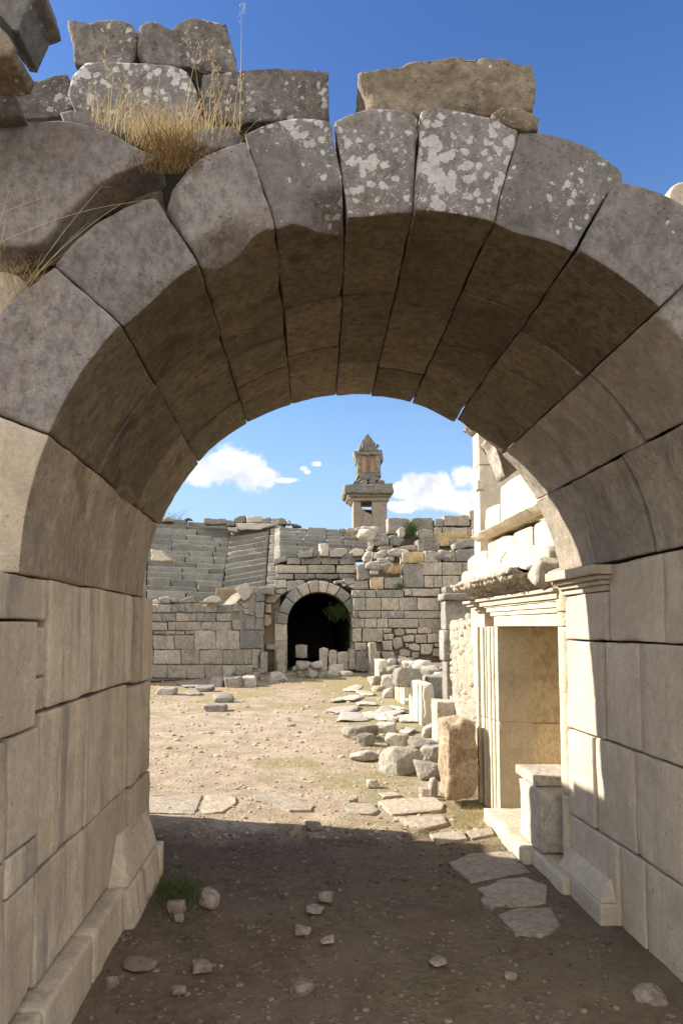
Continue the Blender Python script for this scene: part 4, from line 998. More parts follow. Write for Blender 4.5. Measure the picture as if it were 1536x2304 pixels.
farblk(lw, [Z1(x, y) for x, y in [(-60, 712), (690, 712), (760, 640), (820, 600), (905, 620), (905, 1180), (690, 1230), (-60, 1240)]], (pLW[0] + np.array([0, .14, 0]), pLW[1]), .5, m_far, name='rubble_core', amp=.06)
for (pts, mt) in [([(848, 622), (912, 620), (916, 684), (852, 688)], G), ([(846, 690), (908, 688), (905, 800), (850, 800)], G), ([(820, 640), (846, 640), (848, 760), (800, 770), (790, 740), (780, 700)], C), ([(690, 700), (735, 690), (770, 740), (730, 760), (690, 755)], C),
                  ([(735, 690), (790, 670), (800, 730), (770, 738)], C), ([(762, 735), (830, 735), (838, 780), (770, 775)], m_rockw)]:
    farblk(lw, [Z1(x, y) for x, y in pts], pLW, .5, mt, name='rubble_stone')
def farloose(label, pts, Y, dep, mat=m_farg, zf=Z1, name='loose_block', cat='stone block', group=None, **kw):
    mm = M(); kw.setdefault('res', .07); kw.setdefault('rad', .025); kw.setdefault('amp', .04); kw.setdefault('freq', 2.6); kw.setdefault('chip', .06); kw.setdefault('smooth', 0)
    poly(mm, [PY(*zf(x, y), Y) for x, y in pts], (0, dep, 0), **kw)
    return tag(mm.build(name, mat), label, cat, group)
farloose('tilted cube of pale stone balanced on the right end of the left retaining wall', [(704, 594), (770, 556), (800, 560), (826, 620), (800, 660), (762, 684), (735, 650)], 22.2, .8, m_rockw)
farloose('low pale stone first on top of the left retaining wall by the jamb', [(120, 680), (170, 670), (180, 702), (120, 704)], 19.8, .5, m_rockw)
farloose('grey rounded stone on top of the left retaining wall, left of the middle gap', [(180, 660), (205, 648), (250, 655), (258, 700), (176, 702)], 20.1, .5)
farloose('small dark stone right beside the grey rounded stone on the wall', [(252, 660), (290, 664), (304, 696), (256, 698)], 20.2, .5)
farloose('two-peaked grey stone in the middle of the left retaining wall', [(304, 684), (350, 660), (385, 646), (410, 646), (436, 690), (400, 694), (310, 698)], 20.5, .5)
farloose('white domed boulder on the left retaining wall', [(474, 690), (500, 662), (545, 644), (585, 646), (606, 684), (600, 690), (520, 698)], 21.2, .6, m_rockw)
farloose('flat grey slab on the wall top right of the tilted cube', [(815, 580), (975, 590), (975, 640), (900, 636), (838, 614)], 23.6, .9)
farloose('big sunlit fallen boulder on the seats next to the left jamb', [(120, 328), (200, 332), (225, 370), (262, 384), (262, 404), (205, 408), (120, 402)], 26.0, 1.0, m_rockw)

# ---------------------------------------------------------------- theatre seating
seats = thing('theatre_seating', 'curved bank of worn grey stone seat rows rising behind the left retaining wall', 'theatre seating', (-5, 28, 2.8))
def seatrow(name, pl_pts, z, rise, tread, seed, mat=m_seat, blk=(.9, 2.4), jz=.03, zz=None):
    rr_ = random.Random(seed); mm = M()
    pl_pts = [np.array(p, float) for p in pl_pts]
    segs = []
    for i in range(len(pl_pts) - 1):
        a, b = pl_pts[i], pl_pts[i + 1]; Ls = np.linalg.norm(b - a); s = 0
        while s < Ls - .05:
            e = min(Ls, s + rr_.uniform(*blk))
            if Ls - e < .4: e = Ls
            segs.append((a + (b - a) * s / Ls, a + (b - a) * e / Ls, (b - a) / Ls, 0 if zz is None else zz[i] + (zz[i + 1] - zz[i]) * s / Ls, 0 if zz is None else zz[i] + (zz[i + 1] - zz[i]) * e / Ls)); s = e
    for (a, b, d, za_, zb_) in segs:
        nrm = np.array([-d[1], d[0]]); z0 = z - rise - .12; z1 = z + rr_.uniform(-jz, jz); z1b = z1 + rr_.uniform(-jz, jz) * .6 + zb_; z1 = z1 + za_; o = nrm * rr_.uniform(-.06, .05)
        a2, b2 = a + o + d * .012, b + o - d * .012; k = nrm * (tread + .35)
        c8 = [(*a2, z0), (*a2, z1), (*(a2 + k), z0), (*(a2 + k), z1), (*b2, z0), (*b2, z1b), (*(b2 + k), z0), (*(b2 + k), z1b)]
        f, LL = tri(c8); block(mm, f, LL, res=.16, rad=.05, amp=.02, freq=2.0, chip=.05, tone=rr_.uniform(-1, 1))
    return mm.build(name, mat, seats)
def XY(px, Y): return np.array([(px - HX) / F * Y, Y])
NR = 14
for i in range(NR):
    o = .42 * i; z = 2.92 + .290 * i
    A0 = XY(150, 25.4) + (0, o); A1 = XY(330, 26.5 + o); Bp = XY(498 + 1.8 * i, 27.2 + o); Cp = XY(597 + .8 * i, 26.95 + o)
    seatrow('seat_row', [A0, A1, Bp, Cp], z, .283, .42, i, jz=.045, zz=[.1, .12, 0, .28])
# steps of the stair between the wedges
for i in range(24):
    o = .24 * i; z = 2.9 + .168 * i
    seatrow('stair_step', [XY(598 + .45 * i, 26.7 + o), XY(632 + .1 * i, 26.5 + o)], z + .1, .17, .26, 40 + i, blk=(.4, .8), jz=.02)
for i in range(7):
    z = 4.75 + .225 * i; o = .42 * i
    seatrow('seat_row', [XY(628, 27.2 + o), XY(735, 27.9 + o), XY(838 - 3 * i, 28.3 + o)], z, .225, .42, 80 + i, blk=(.7, 1.5))
# diazoma wall over the vault
pD = ((0, 26.2, 0), (0, 1, 0))
for (yt, yb, xs, mt) in [(384, 430, [1060, 1160, 1300, 1420, 1540], G), (432, 490, [985, 1205, 1400, 1540, 1560], C), (494, 532, [985, 1110, 1260, 1420, 1560], G)]:
    for k in range(len(xs) - 1):
        farblk(seats, [Z1(x, y) for x, y in [(xs[k], yt), (xs[k + 1] - 3, yt + 2), (xs[k + 1] - 3, yb), (xs[k], yb)]], pD, .8, mt, name='terrace_block', rad=.025)
for (p, mt) in [([(968, 396), (1050, 366), (1058, 404), (972, 434)], G)]:
    farblk(seats, [Z1(x, y) for x, y in p], pD, .8, mt, name='terrace_block')
vxc = PY(718, 1404, 24.0)[0]
for (xa_, xb_, zb_) in ((-16, vxc - 1.75, 0), (vxc - 1.74, 3.0, 2.95)):
    zf_ = max(2.6, zb_ + .25)
    mm = M(); f, Ls = tri([(xa_, 26.2, zb_), (xa_, 26.2, zf_), (xa_, 40, zb_), (xa_, 40, 6.0), (xb_, 26.8, zb_), (xb_, 26.8, zf_), (xb_, 40, zb_), (xb_, 40, 6.0)])
    block(mm, f, Ls, res=1.0, rad=.08, amp=.04, freq=.5); mm.build('earth_fill', m_rub, seats)
for lb, pts, Y in [
    ('white cubic block standing upright on the terrace edge above the vault', [(1282, 284), (1340, 282), (1350, 300), (1350, 372), (1286, 376)], 26.0),
    ('pale slab lying skewed right of the white cubic block', [(1352, 336), (1400, 314), (1474, 316), (1478, 350), (1440, 378), (1356, 380)], 26.0),
    ('grey lump left of the white cubic block', [(1224, 318), (1262, 318), (1278, 374), (1240, 380)], 26.1),
    ('two grey stones fused left of the grey lump on the terrace edge', [(1140, 356), (1175, 340), (1235, 342), (1240, 382), (1150, 384)], 26.0),
    ('ochre stone at the right end of the terrace edge', [(1502, 336), (1540, 318), (1590, 322), (1604, 350), (1580, 376), (1520, 372)], 26.0),
    ('highest squared pale block on the skyline of the seating', [(780, 94), (890, 98), (892, 138), (784, 142)], 31.3),
    ('rounded dark block left of the highest pale block on the skyline', [(690, 118), (730, 96), (776, 90), (780, 138), (700, 140)], 31.4),
    ('long flat slab under the highest blocks of the skyline', [(706, 142), (880, 142), (968, 146), (970, 160), (880, 190), (712, 190)], 31.2),
    ('long pale top-row block left of the dark skyline gap', [(486, 108), (640, 114), (640, 150), (490, 152)], 31.2),
    ('squat dark block right of the long pale top-row block', [(640, 122), (700, 130), (700, 164), (644, 166)], 31.2),
    ('broken pale fragment among the upper rows below the skyline slabs', [(652, 170), (720, 172), (716, 206), (656, 196)], 30.9),
    ('small dark block on the skyline above the stair', [(998, 122), (1056, 118), (1060, 150), (1000, 152)], 31.4),
    ('small rounded stone on the skyline right of the stair top', [(1056, 118), (1086, 116), (1092, 150), (1060, 154)], 31.0),
    ('dark low stone on the skyline at the start of the right seats', [(1092, 146), (1130, 146), (1164, 168), (1100, 172)], 31.3),
    ('small dark peak on the skyline near the left jamb', [(350, 118), (380, 100), (404, 118)], 31.6),
    ('brown lump on the skyline beside the left jamb', [(180, 130), (236, 92), (262, 106), (270, 128)], 31.6)]:
    farloose(lb, pts, Y, .6, m_seat if 'dark' in lb or 'grey' in lb else m_rockw)
# bare twigs against the sky
mm = M(); rt = random.Random(2)
for k in range(60):
    b = PY(rt.uniform(350, 410), 1170, 31.0); blade(mm, b, rt.uniform(.1, .9), rt.uniform(.3, 2.2), rt.choice([0, 0, 3.1]) + rt.uniform(-.5, .5), w=.008, seg=4, tone=0)
tag(mm.build('bare_shrub', m_twig), 'bare twiggy shrub on the skyline beside the left jamb', 'shrub')

# ---------------------------------------------------------------- vaulted passage
vx, vy = PY(718, 1404, 24.0)[[0, 2]]
va = thing('vaulted_passage', 'dark round-arched stone passage opening below the theatre seats', 'vaulted passage', (vx, 24, 0))
vr = 72 / F * 24.0
aj = [(180, 1.55), (163, 1.6), (141, 1.62), (122, 1.58), (106, 1.6), (91, 1.62), (77, 1.58), (60, 1.6), (40, 1.6), (18, 1.6), (0, 1.5)]
def vfm(a0, a1, r0, r1, y0, y1):
    def f(U):
        a = np.radians(a0 + (a1 - a0) * U[:, 0]); r_ = r0 + (r1 - r0) * U[:, 2]
        return np.stack([vx + r_ * np.cos(a), y0 + (y1 - y0) * U[:, 1], vy + r_ * np.sin(a)], 1)
    return f
for k in range(len(aj) - 1):
    mm = M(); ro = aj[k][1] + RNG.uniform(-.04, .04)
    block(mm, vfm(aj[k][0] - .5, aj[k + 1][0] + .5, vr, vr * 1.32 * ro / 1.6 + .03, 23.95, 24.9), (.45, .9, .45), res=.09, rad=.03, amp=.015, chip=.05)
    mm.build('voussoir', RNG.choice([m_far, m_far, m_farg]), va)
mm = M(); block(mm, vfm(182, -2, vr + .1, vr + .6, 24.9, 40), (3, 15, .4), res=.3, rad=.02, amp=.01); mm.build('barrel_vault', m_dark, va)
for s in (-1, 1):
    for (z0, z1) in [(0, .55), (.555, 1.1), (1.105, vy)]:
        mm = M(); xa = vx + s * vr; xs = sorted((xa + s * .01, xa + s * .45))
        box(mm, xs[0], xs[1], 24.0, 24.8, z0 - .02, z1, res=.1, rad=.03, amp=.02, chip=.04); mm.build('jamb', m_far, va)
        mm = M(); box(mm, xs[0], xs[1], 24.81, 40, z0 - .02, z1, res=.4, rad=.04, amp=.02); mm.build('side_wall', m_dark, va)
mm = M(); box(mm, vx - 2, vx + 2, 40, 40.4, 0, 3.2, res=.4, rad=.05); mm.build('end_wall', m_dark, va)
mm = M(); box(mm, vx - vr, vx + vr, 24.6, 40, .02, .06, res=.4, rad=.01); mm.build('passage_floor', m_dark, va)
Z7 = lambda x, y: (580 + x / 5.486, 1280 + y / 5.486)
pV = ((0, 24.02, 0), (0, 1, 0))
for (pts, mt) in [([(200, 140), (345, 130), (355, 230), (210, 240)], m_rockw), ([(205, 245), (350, 236), (355, 280), (300, 320), (215, 300)], G), ([(350, 150), (570, 135), (575, 165), (440, 250), (360, 285)], G),
                  ([(205, 300), (290, 320), (215, 410), (205, 380)], C), ([(95, 318), (200, 300), (222, 370), (222, 420), (95, 420)], C), ([(90, 430), (165, 430), (170, 545), (90, 545)], m_brown), ([(80, 555), (165, 560), (170, 680), (110, 715), (80, 700)], m_brown),
                  ([(205, 520), (365, 575), (350, 715), (205, 715)], G), ([(250, 730), (345, 730), (350, 800), (330, 810), (250, 790)], C), ([(240, 830), (320, 830), (330, 930), (250, 925)], G), ([(90, 925), (210, 930), (205, 1000), (100, 990)], C),
                  ([(0, 205), (205, 215), (200, 300), (60, 300), (0, 280)], G), ([(0, 290), (90, 290), (92, 400), (0, 400)], G),
                  ([(940, 150), (1050, 130), (1060, 180), (960, 180)], C), ([(1055, 120), (1190, 115), (1190, 175), (1110, 200), (1060, 170)], G), ([(1110, 205), (1185, 180), (1190, 250), (1120, 225)], C), ([(1040, 175), (1100, 200), (1060, 220), (1040, 210)], C),
                  ([(1180, 150), (1350, 145), (1380, 250), (1185, 255)], C), ([(345, 800), (362, 800), (362, 1200), (335, 1200)], C), ([(240, 930), (340, 930), (345, 1000), (240, 1000)], C)]:
    farblk(va, [Z7(x, y) for x, y in pts], pV, .6, mt, name='wall_block')
mm = M()
for (x0, x1, z0, z1) in [(-2.9, vx - vr - .25, 0, 3.0), (vx + vr + .28, 2.2, 0, 3.0)]:
    mm = M(); box(mm, x0, x1, 24.22, 26.0, z0, z1, res=.3, rad=.05, amp=.03); mm.build('rubble_core', m_rub, va)
# upright stones of the orchestra parapet
for lb, (x0, y0, x1, y1, mt) in {
    'leftmost worn upright parapet stone, left of the vault': (585, 1465, 602, 1510, C), 'upright parapet stone with a rounded grey top at the left side of the vault': (622, 1460, 643, 1514, C),
    'first upright parapet slab right of the vault gap': (718, 1457, 738, 1509, C), 'narrow brownish parapet slab next to the first slab': (739, 1461, 758, 1506, C), 'broad two-tone parapet slab in the middle of the group': (759, 1464, 784, 1508, C),
    'slim tall parapet slab between two broad ones': (784, 1458, 800, 1506, C), 'broad grey parapet slab touching the stage row': (800, 1464, 828, 1510, G),
    'tan block standing in the mouth of the vault': (664, 1449, 692, 1480, C)}.items():
    farloose(lb, [(x0, y0 + 3), ((x0 + x1) / 2, y0), (x1, y0 + 3), (x1, y1), ((x0 + x1) / 2, y1 + 2), (x0, y1)], 23.4 if 'mouth' not in lb else 24.6, .35, mt, zf=lambda x, y: (x, y), name='parapet_stone', cat='parapet stone')
for k in range(24):
    x = RNG.uniform(655, 712); y = RNG.uniform(1484, 1512); w = RNG.uniform(12, 26)
    prock(f"{'small' if w < 19 else 'larger'} grey stone in the vault mouth heap, {'left' if x < 672 else 'right'} side, {'upper' if y < 1498 else 'lower'} part", x, x + w, y, y + w * .7, m_rock, group='stones tumbled in the vault mouth', sub=3, zb=max(0, (1506 - y) / F * 24))
# dark shrub hanging in the vault
mm = M(); rb_ = random.Random(8)
for k in range(900):
    p = PY(rb_.gauss(768, 15), rb_.gauss(1378, 9), 23.9 + rb_.uniform(0, .6)); blade(mm, p, rb_.uniform(.05, .2), rb_.uniform(.3, 1.5), rb_.uniform(0, 6.3), w=.018, seg=2, tone=rb_.uniform(-1, 1), droop=1.2)
tag(mm.build('shrub', m_bush), 'dark green shrub hanging inside the right side of the vault', 'shrub')

# ---------------------------------------------------------------- ruined back wall right of the vault
Z2 = lambda x, y: (740 + x / 4.042, 1130 + y / 4.042)
bw = thing('ruined_back_wall', 'stepped pale ashlar wall with polygonal patching, right of the vault', 'ruined wall', (4.0, 23.5, 0))
rj = random.Random(5)
def rows2(tab, Y, dep=.7, par=bw, jit=2.5, name='wall_block'):
    for (yt, yb, xs, mt) in tab:
        for k in range(len(xs) - 1):
            j = lambda: rj.uniform(-jit, jit); a, b = xs[k], xs[k + 1]
            farblk(par, [Z2(x, y) for x, y in [(a, yt + j()), ((a + b) / 2, yt + j()), (b - 3, yt + j()), (b - 3 + j() * .3, yb - 2), (a, yb - 2)]], ((0, Y, 0), (0, 1, 0)), dep, rj.choice(mt), rad=.014, chip=.03, shrink=.003, amp=.012, name=name)
rows2([(797, 866, [212, 330, 430, 680], [G]), (786, 856, [682, 755, 1010], [C]), (868, 985, [222, 335, 475, 635, 800, 1002, 1045], [G, C, C]), (987, 1056, [222, 265, 475, 682, 1050], [G, C, C]),
       (1058, 1143, [210, 326, 435, 538, 815, 1040], [C]), (1146, 1272, [214, 300, 492], [C]), (1276, 1352, [235, 342], [C]), (1356, 1480, [235, 350, 470], [C]),
       (1146, 1190, [494, 575], [C]), (1133, 1195, [806, 935, 1040], [C])], 23.5)
for pts in [[(492, 1196), (590, 1194), (588, 1250), (500, 1250)], [(592, 1160), (640, 1145), (692, 1160), (688, 1200), (650, 1218), (600, 1210)], [(696, 1150), (804, 1150), (800, 1200), (700, 1196)], [(580, 1240), (620, 1224), (660, 1226), (680, 1310), (600, 1345), (578, 1300)],
            [(664, 1218), (740, 1204), (780, 1206), (770, 1268), (680, 1274)], [(784, 1204), (888, 1202), (890, 1285), (786, 1280)], [(892, 1192), (1040, 1190), (1040, 1278), (892, 1280)], [(484, 1262), (574, 1256), (576, 1350), (490, 1352)],
            [(720, 1292), (780, 1282), (830, 1300), (822, 1350), (760, 1352), (728, 1330)], [(836, 1290), (950, 1288), (948, 1346), (920, 1386), (830, 1386)], [(956, 1282), (1040, 1284), (1040, 1318), (960, 1318)], [(950, 1330), (1040, 1324), (1040, 1410), (940, 1400)],
            [(640, 1345), (680, 1330), (745, 1350), (740, 1410), (640, 1400)], [(684, 1280), (722, 1280), (724, 1322), (700, 1326)], [(478, 1358), (590, 1356), (600, 1420), (480, 1420)], [(750, 1358), (826, 1358), (816, 1420), (752, 1420)]]:
    farblk(bw, [Z2(x, y) for x, y in pts], ((0, 23.5, 0), (0, 1, 0)), .6, m_far, rad=.025, amp=.02, chip=.03)
farblk(bw, [Z2(x, y) for x, y in [(232, 815), (1040, 800), (1045, 1560), (232, 1560)]], ((0, 23.66, 0), (0, 1, 0)), .7, m_rub, name='rubble_core', amp=.04, res=.3)
rows2([(557, 778, [672, 862], [G]), (668, 776, [864, 952, 1032, 1192], [C]), (547, 664, [828, 1028, 1212, 1420], [G, C]), (664, 800, [1192, 1420], [C])], 24.3)
farblk(bw, [Z2(x, y) for x, y in [(690, 580), (1420, 570), (1420, 820), (690, 820)]], ((0, 24.5, 0), (0, 1, 0)), .7, m_rub, name='rubble_core', amp=.04, res=.3)
rows2([(765, 835, [1058, 1200], [G]), (835, 985, [1070, 1200], [G]), (985, 1040, [1060, 1200], [G]), (1040, 1190, [1042, 1200], [C]), (1190, 1330, [1044, 1200], [C]), (1335, 1480, [1046, 1200], [G])], 22.8)
# upper terraces and the boulders on them
up = thing('upper_terrace_wall', 'topmost broken masonry line against the sky, right of the tomb', 'ruined wall', (4.0, 27, 4.0))
rows2([(226, 322, [957, 1030, 1102, 1262, 1290], [m_far]), (150, 222, [962, 1040], [G]), (118, 216, [1042, 1282], [C])], 27.0, par=up)
rows2([(330, 400, [800, 1100, 1300], [m_far])], 26.6, par=up)
farblk(up, [Z2(x, y) for x, y in [(380, 300), (560, 270), (1330, 300), (1330, 560), (640, 600), (560, 720), (390, 720)]], ((0, 26.8, 0), (0, 1, 0)), 1.5, m_rub, name='earth_fill', amp=.12, res=.25)
for lb, pts, Y, mt in [
    ('massive grey block with a ragged pale scar, right beside the tomb', [(534, 140), (600, 136), (700, 146), (736, 160), (736, 300), (600, 304), (536, 270)], 27.2, G),
    ('wide squared block second right of the tomb on the skyline', [(750, 150), (800, 138), (940, 142), (950, 180), (948, 320), (760, 320)], 27.2, G),
    ('rounded lichened block in front of the wide squared block', [(812, 258), (860, 246), (940, 250), (950, 330), (812, 332)], 26.4, G),
    ('block on the right skyline top beside the doorway wall', [(1275, 80), (1330, 66), (1420, 66), (1425, 150), (1275, 165)], 26.9, C),
    ('narrow rough block under the right skyline top', [(1296, 160), (1362, 146), (1366, 232), (1290, 260)], 26.9, C),
    ('small grey block under the right skyline top', [(1368, 140), (1424, 136), (1424, 216), (1370, 216)], 26.9, G),
    ('rough ochre-footed block low at the right skyline', [(1304, 250), (1340, 222), (1424, 220), (1424, 318), (1306, 330)], 26.6, C),
    ('large grey cube on the rubble slope below the tomb', [(392, 292), (520, 290), (545, 320), (542, 392), (400, 398)], 25.9, G),
    ('big bright-edged block with white lichen in the middle terrace', [(804, 340), (860, 330), (1000, 332), (1012, 370), (1000, 440), (810, 444)], 25.4, G),
    ('upright squared block on the lower terrace with a sunny left edge', [(870, 440), (930, 434), (990, 450), (992, 545), (874, 548)], 24.4, G),
    ('broad block with a diagonal shadow on the lower terrace', [(1152, 445), (1180, 428), (1345, 428), (1345, 540), (1150, 540)], 24.4, G),
    ('dark shattered stone left of the block with the diagonal shadow', [(1040, 450), (1148, 446), (1148, 540), (1042, 536)], 24.4, G),
    ('tilted grey slab above the block with the diagonal shadow', [(1140, 372), (1240, 338), (1315, 334), (1326, 400), (1150, 428)], 24.6, G),
    ('leaning grass-topped block at the left end of the lower terrace', [(664, 460), (700, 450), (800, 450), (862, 456), (868, 552), (668, 556)], 24.5, C),
    ('round-topped boulder with a lit crown below the large grey cube', [(452, 400), (500, 388), (580, 392), (592, 440), (550, 478), (470, 470)], 25.3, G),
    ('tall grey squared block standing above the vault corner', [(254, 575), (300, 560), (376, 554), (382, 610), (368, 690), (300, 712), (268, 690)], 24.0, G),
    ('step block with a pale end above the right side of the vault', [(374, 690), (420, 682), (494, 682), (494, 788), (374, 790)], 23.9, C),
    ('grey smooth step block under the sunny terrace corner', [(498, 684), (664, 680), (666, 784), (500, 786)], 23.9, G),
    ('long low ledge stone between the boulder and the lichened block', [(600, 410), (700, 394), (800, 388), (802, 430), (620, 440)], 25.6, C),
    ('upright pale stone standing before the massive grey block', [(632, 240), (660, 218), (700, 224), (702, 300), (670, 330), (636, 310)], 26.4, m_rockw),
    ('low grey lump right of the large grey cube', [(548, 300), (620, 300), (690, 340), (640, 400), (552, 400)], 26.0, G),
    ('leaning oval stone at the right end of the seat rows', [(340, 430), (370, 400), (402, 392), (402, 420), (360, 450)], 25.6, m_rockw),
    ('pale wedge stone under the leaning oval stone', [(312, 500), (340, 450), (384, 440), (386, 500), (360, 548), (330, 540)], 25.2, m_rockw)]:
    farloose(lb, pts, Y, .7, mt, zf=Z2, chip=.04)
for (x, y, w, zY, n_) in [(300, 270, 60, 26.8, 14), (350, 330, 40, 26.2, 12), (430, 600, 50, 24.3, 12), (480, 560, 45, 24.8, 10), (600, 480, 50, 25.2, 10), (460, 500, 40, 25.2, 8), (1030, 490, 40, 24.8, 6)]:
    zone = {300: 'under the tomb', 350: 'beside the top of the right seats', 430: 'above the vault corner', 480: 'above the tall squared block', 600: 'left of the lichened block', 460: 'below the large grey cube', 1030: 'beside the shattered stone'}[x]
    for q in range(n_):
        px, py = Z2(x + rj.gauss(0, w), y + rj.gauss(0, w * .35)); b = PY(px, py, zY); s = rj.uniform(.12, .36)
        mm = M(); rock(mm, (b[0], b[1] - .3, b[2] - s * .3), (s * 1.3, s, s * .8), seed=rj.randrange(999), sub=3, amp=.08)
        mt_ = rj.choice([m_rock, m_rockw, m_farg]); tag(mm.build('rubble_stone', mt_), f"{'small' if s < .22 else 'larger'} {'pale' if mt_ is m_rockw else 'grey'} stone on the rubble slope, {zone}", 'rubble stone', 'stones on the rubble slope')
def tuftat(label, zx, zy, Y, n, hm, mat, seed, wpx=30):
    rr_ = random.Random(seed); mm = M()
    for k in range(n):
        px, py = Z2(zx + rr_.gauss(0, wpx), zy + rr_.gauss(0, 6)); blade(mm, PY(px, py, Y - rr_.uniform(0, .3)), rr_.uniform(.3, 1) * hm, rr_.uniform(.1, .9), rr_.uniform(0, 6.3), w=.007, seg=2, tone=rr_.uniform(-1, 1), droop=.5)
    tag(mm.build('dry_grass_tuft' if mat is m_straw else 'small_bush', mat), label, 'grass tuft' if mat is m_straw else 'bush')
tuftat('golden dry grass on the slope above the vault corner', 590, 640, 24.0, 260, .5, m_straw, 1)
tuftat('straw tuft on the leaning block of the lower terrace', 790, 540, 24.3, 260, .7, m_straw, 2, 36)
tuftat('long strip of dry grass below the skyline wall', 1120, 330, 26.3, 500, .5, m_straw, 3, 90)
tuftat('dry tuft beside the tilted grey slab', 1040, 385, 24.9, 160, .5, m_straw, 4, 24)
tuftat('green bush between the two big skyline blocks', 745, 300, 26.6, 500, .9, m_bush, 5, 18)
tuftat('low green plant on the step under the sunny terrace corner', 640, 780, 23.6, 200, .3, m_bush, 6, 22)
tuftat('tall dry stems at the corner of the doorway wall', 1390, 440, 23.8, 60, 1.6, m_straw, 7, 16)
tuftat('pale dry tuft on the left step block above the vault', 430, 780, 23.7, 120, .6, m_straw, 8, 16)

# ---------------------------------------------------------------- pillar tomb
TY = 46.0
Z3 = lambda x, y: (740 + x / 8.533, 940 + y / 8.533)
tomb = thing('pillar_tomb', 'tall ancient pillar tomb with a pointed sarcophagus on top, standing on the skyline', 'monument', tuple(PY(834, 1215, TY)))
def tb_(pts, y0, dep, mat, name, **kw):
    mm = M(); kw.setdefault('res', .14); kw.setdefault('rad', .04); kw.setdefault('amp', .03); kw.setdefault('freq', 1.3); kw.setdefault('chip', .06); kw.setdefault('shrink', 0); kw.setdefault('smooth', 0)
    poly(mm, [PY(*Z3(x, y), TY + y0) for x, y in pts], (0, dep, 0), **kw); return mm.build(name, mat, tomb)
tb_([(468, 1600), (612, 1600), (612, 1690), (650, 1750), (612, 2200), (600, 2450), (478, 2450)], 0, .3, m_tomb, 'shaft_slab', res=.1, chip=.01, rad=.02)
tb_([(822, 1590), (1104, 1590), (1122, 2450), (830, 2450)], 0, .3, m_tomb, 'shaft_slab', chip=.01, rad=.02)
tb_([(655, 1755), (700, 1802), (820, 1862), (828, 2450), (602, 2450), (614, 2200)], .02, .3, m_tomb, 'shaft_slab', res=.08, chip=.01, rad=.02)
for (x0, x1) in ((470, 520), (1060, 1112)):
    tb_([(x0, 1600), (x1, 1600), (x1, 2450), (x0, 2450)], .3, 1.7, m_tomb, 'shaft_slab', chip=.01, rad=.02)
tb_([(500, 1745), (1090, 1780), (1090, 2450), (500, 2450)], 2.0, .3, m_tomb, 'shaft_slab', chip=.01)
tb_([(500, 1590), (1090, 1590), (1090, 1655), (500, 1655)], 2.0, .3, m_tomb, 'shaft_slab', chip=.01)
tb_([(380, 1520), (1160, 1510), (1150, 1590), (470, 1595)], -.12, 2.5, m_tomb, 'cap_moulding')
tb_([(345, 1430), (1200, 1420), (1190, 1512), (385, 1520)], -.25, 2.8, m_tombd, 'cap_moulding')
tb_([(290, 1285), (420, 1270), (900, 1262), (1232, 1252), (1245, 1410), (1240, 1450), (340, 1440), (296, 1390)], -.45, 3.2, m_tombd, 'cap_slab', amp=.05)
for (x0, x1, y0, y1) in [(450, 600, 1190, 1275), (590, 760, 1180, 1270), (740, 920, 1170, 1265), (900, 1090, 1180, 1260), (560, 1000, 1110, 1200)]:
    tb_([(x0, y0 + 20), ((x0 + x1) / 2, y0), (x1, y0 + 20), (x1, y1), (x0, y1)], -.1, 1.6, m_tombd, 'packing_stone', smooth=2, amp=.05)
tb_([(550, 1060), (1000, 1060), (1005, 1130), (548, 1130)], .0, 1.5, m_tombd, 'sarcophagus_base')
tb_([(548, 700), (622, 700), (622, 1060), (550, 1060)], .05, 1.4, m_tombd, 'sarcophagus_body', rad=.02, chip=.02)
tb_([(726, 700), (782, 700), (782, 1060), (726, 1060)], .05, 1.4, m_tombd, 'sarcophagus_body', rad=.02, chip=.02)
tb_([(886, 700), (985, 700), (992, 1060), (890, 1060)], .05, 1.4, m_tombd, 'sarcophagus_body', rad=.02, chip=.02)
tb_([(620, 712), (728, 712), (728, 1058), (620, 1058)], .18, 1.1, m_orange, 'side_panel', rad=.02, chip=.0)
tb_([(780, 712), (888, 712), (888, 1058), (780, 1058)], .18, 1.1, m_orange, 'side_panel', rad=.02, chip=.0)
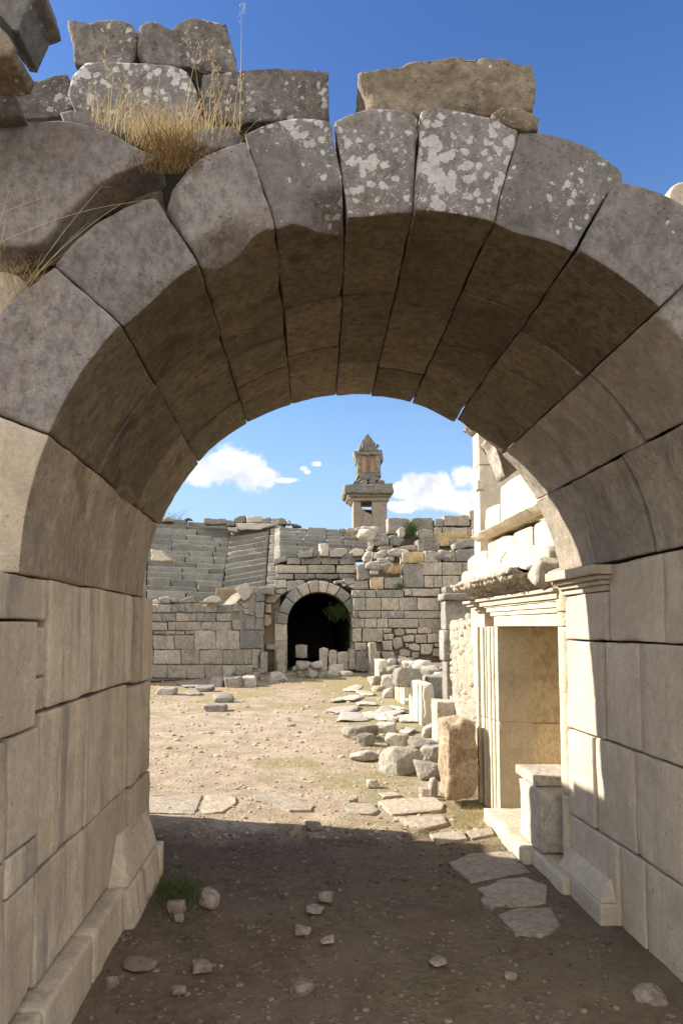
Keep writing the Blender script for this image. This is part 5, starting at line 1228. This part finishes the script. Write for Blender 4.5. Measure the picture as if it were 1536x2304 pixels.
tb_([(548, 640), (1000, 640), (990, 712), (552, 712)], -.02, 1.5, m_tombd, 'sarcophagus_frieze')
tb_([(472, 632), (560, 640), (560, 850), (535, 850), (485, 700)], .1, 1.2, m_tombd, 'beam_end')
tb_([(930, 615), (1020, 615), (1045, 800), (1040, 836), (990, 835), (985, 700)], .1, 1.2, m_tombd, 'beam_end')
tb_([(560, 640), (585, 540), (620, 450), (680, 360), (742, 298), (810, 370), (870, 450), (925, 550), (955, 640)], -.05, 1.6, m_tombd, 'lid', amp=.13, freq=2.4, res=.09, chip=.12)
tb_([(905, 500), (940, 500), (968, 530), (960, 550), (930, 560)], .2, .3, m_tombd, 'lid_boss')
tb_([(630, 500), (660, 480), (665, 600), (630, 600)], -.12, .1, m_tombd, 'lid_panel', rad=.01); tb_([(740, 480), (760, 480), (760, 610), (740, 610)], -.12, .1, m_tombd, 'lid_panel', rad=.01)
# solid ground under the upper blocks
for (x0, x1, y0, y1, z0, z1) in [(2.3, 9.5, 25.8, 28.5, -.1, 3.9), (3.3, 9.5, 26.9, 29.5, -.1, 4.7), (-15, 2.6, 30.5, 33, 3.2, 5.2)]:
    mm = M(); box(mm, x0, x1, y0, y1, z0, z1, res=.35, rad=.2, amp=.15, freq=1.0); mm.build('earth_fill', m_rub, up)
# hill that carries the tomb and the upper theatre
hm = M(); xs = np.linspace(-60, 80, 90); ys = np.linspace(29, 140, 70); HX_, HY_ = np.meshgrid(xs, ys)
hz = 5.0 * np.clip((HY_ - 33) / 8, 0, 1) * np.clip((14 - np.abs(HX_ - 1) * .25) / 12, 0, 1) * np.clip((140 - HY_) / 60, 0, 1) - .3
hz = hz + .2 * fbm(np.stack([HX_, HY_, HX_ * 0], -1), .3, 4, 4)
ii = np.arange(hz.size).reshape(hz.shape); fc = np.stack([ii[:-1, :-1], ii[:-1, 1:], ii[1:, 1:], ii[1:, :-1]], -1).reshape(-1, 4)
hm.add(np.stack([HX_, HY_, hz], -1).reshape(-1, 3), fc.tolist()); tag(hm.build('hillside', m_ground, origin=(0, 60, 0)), kind='structure')
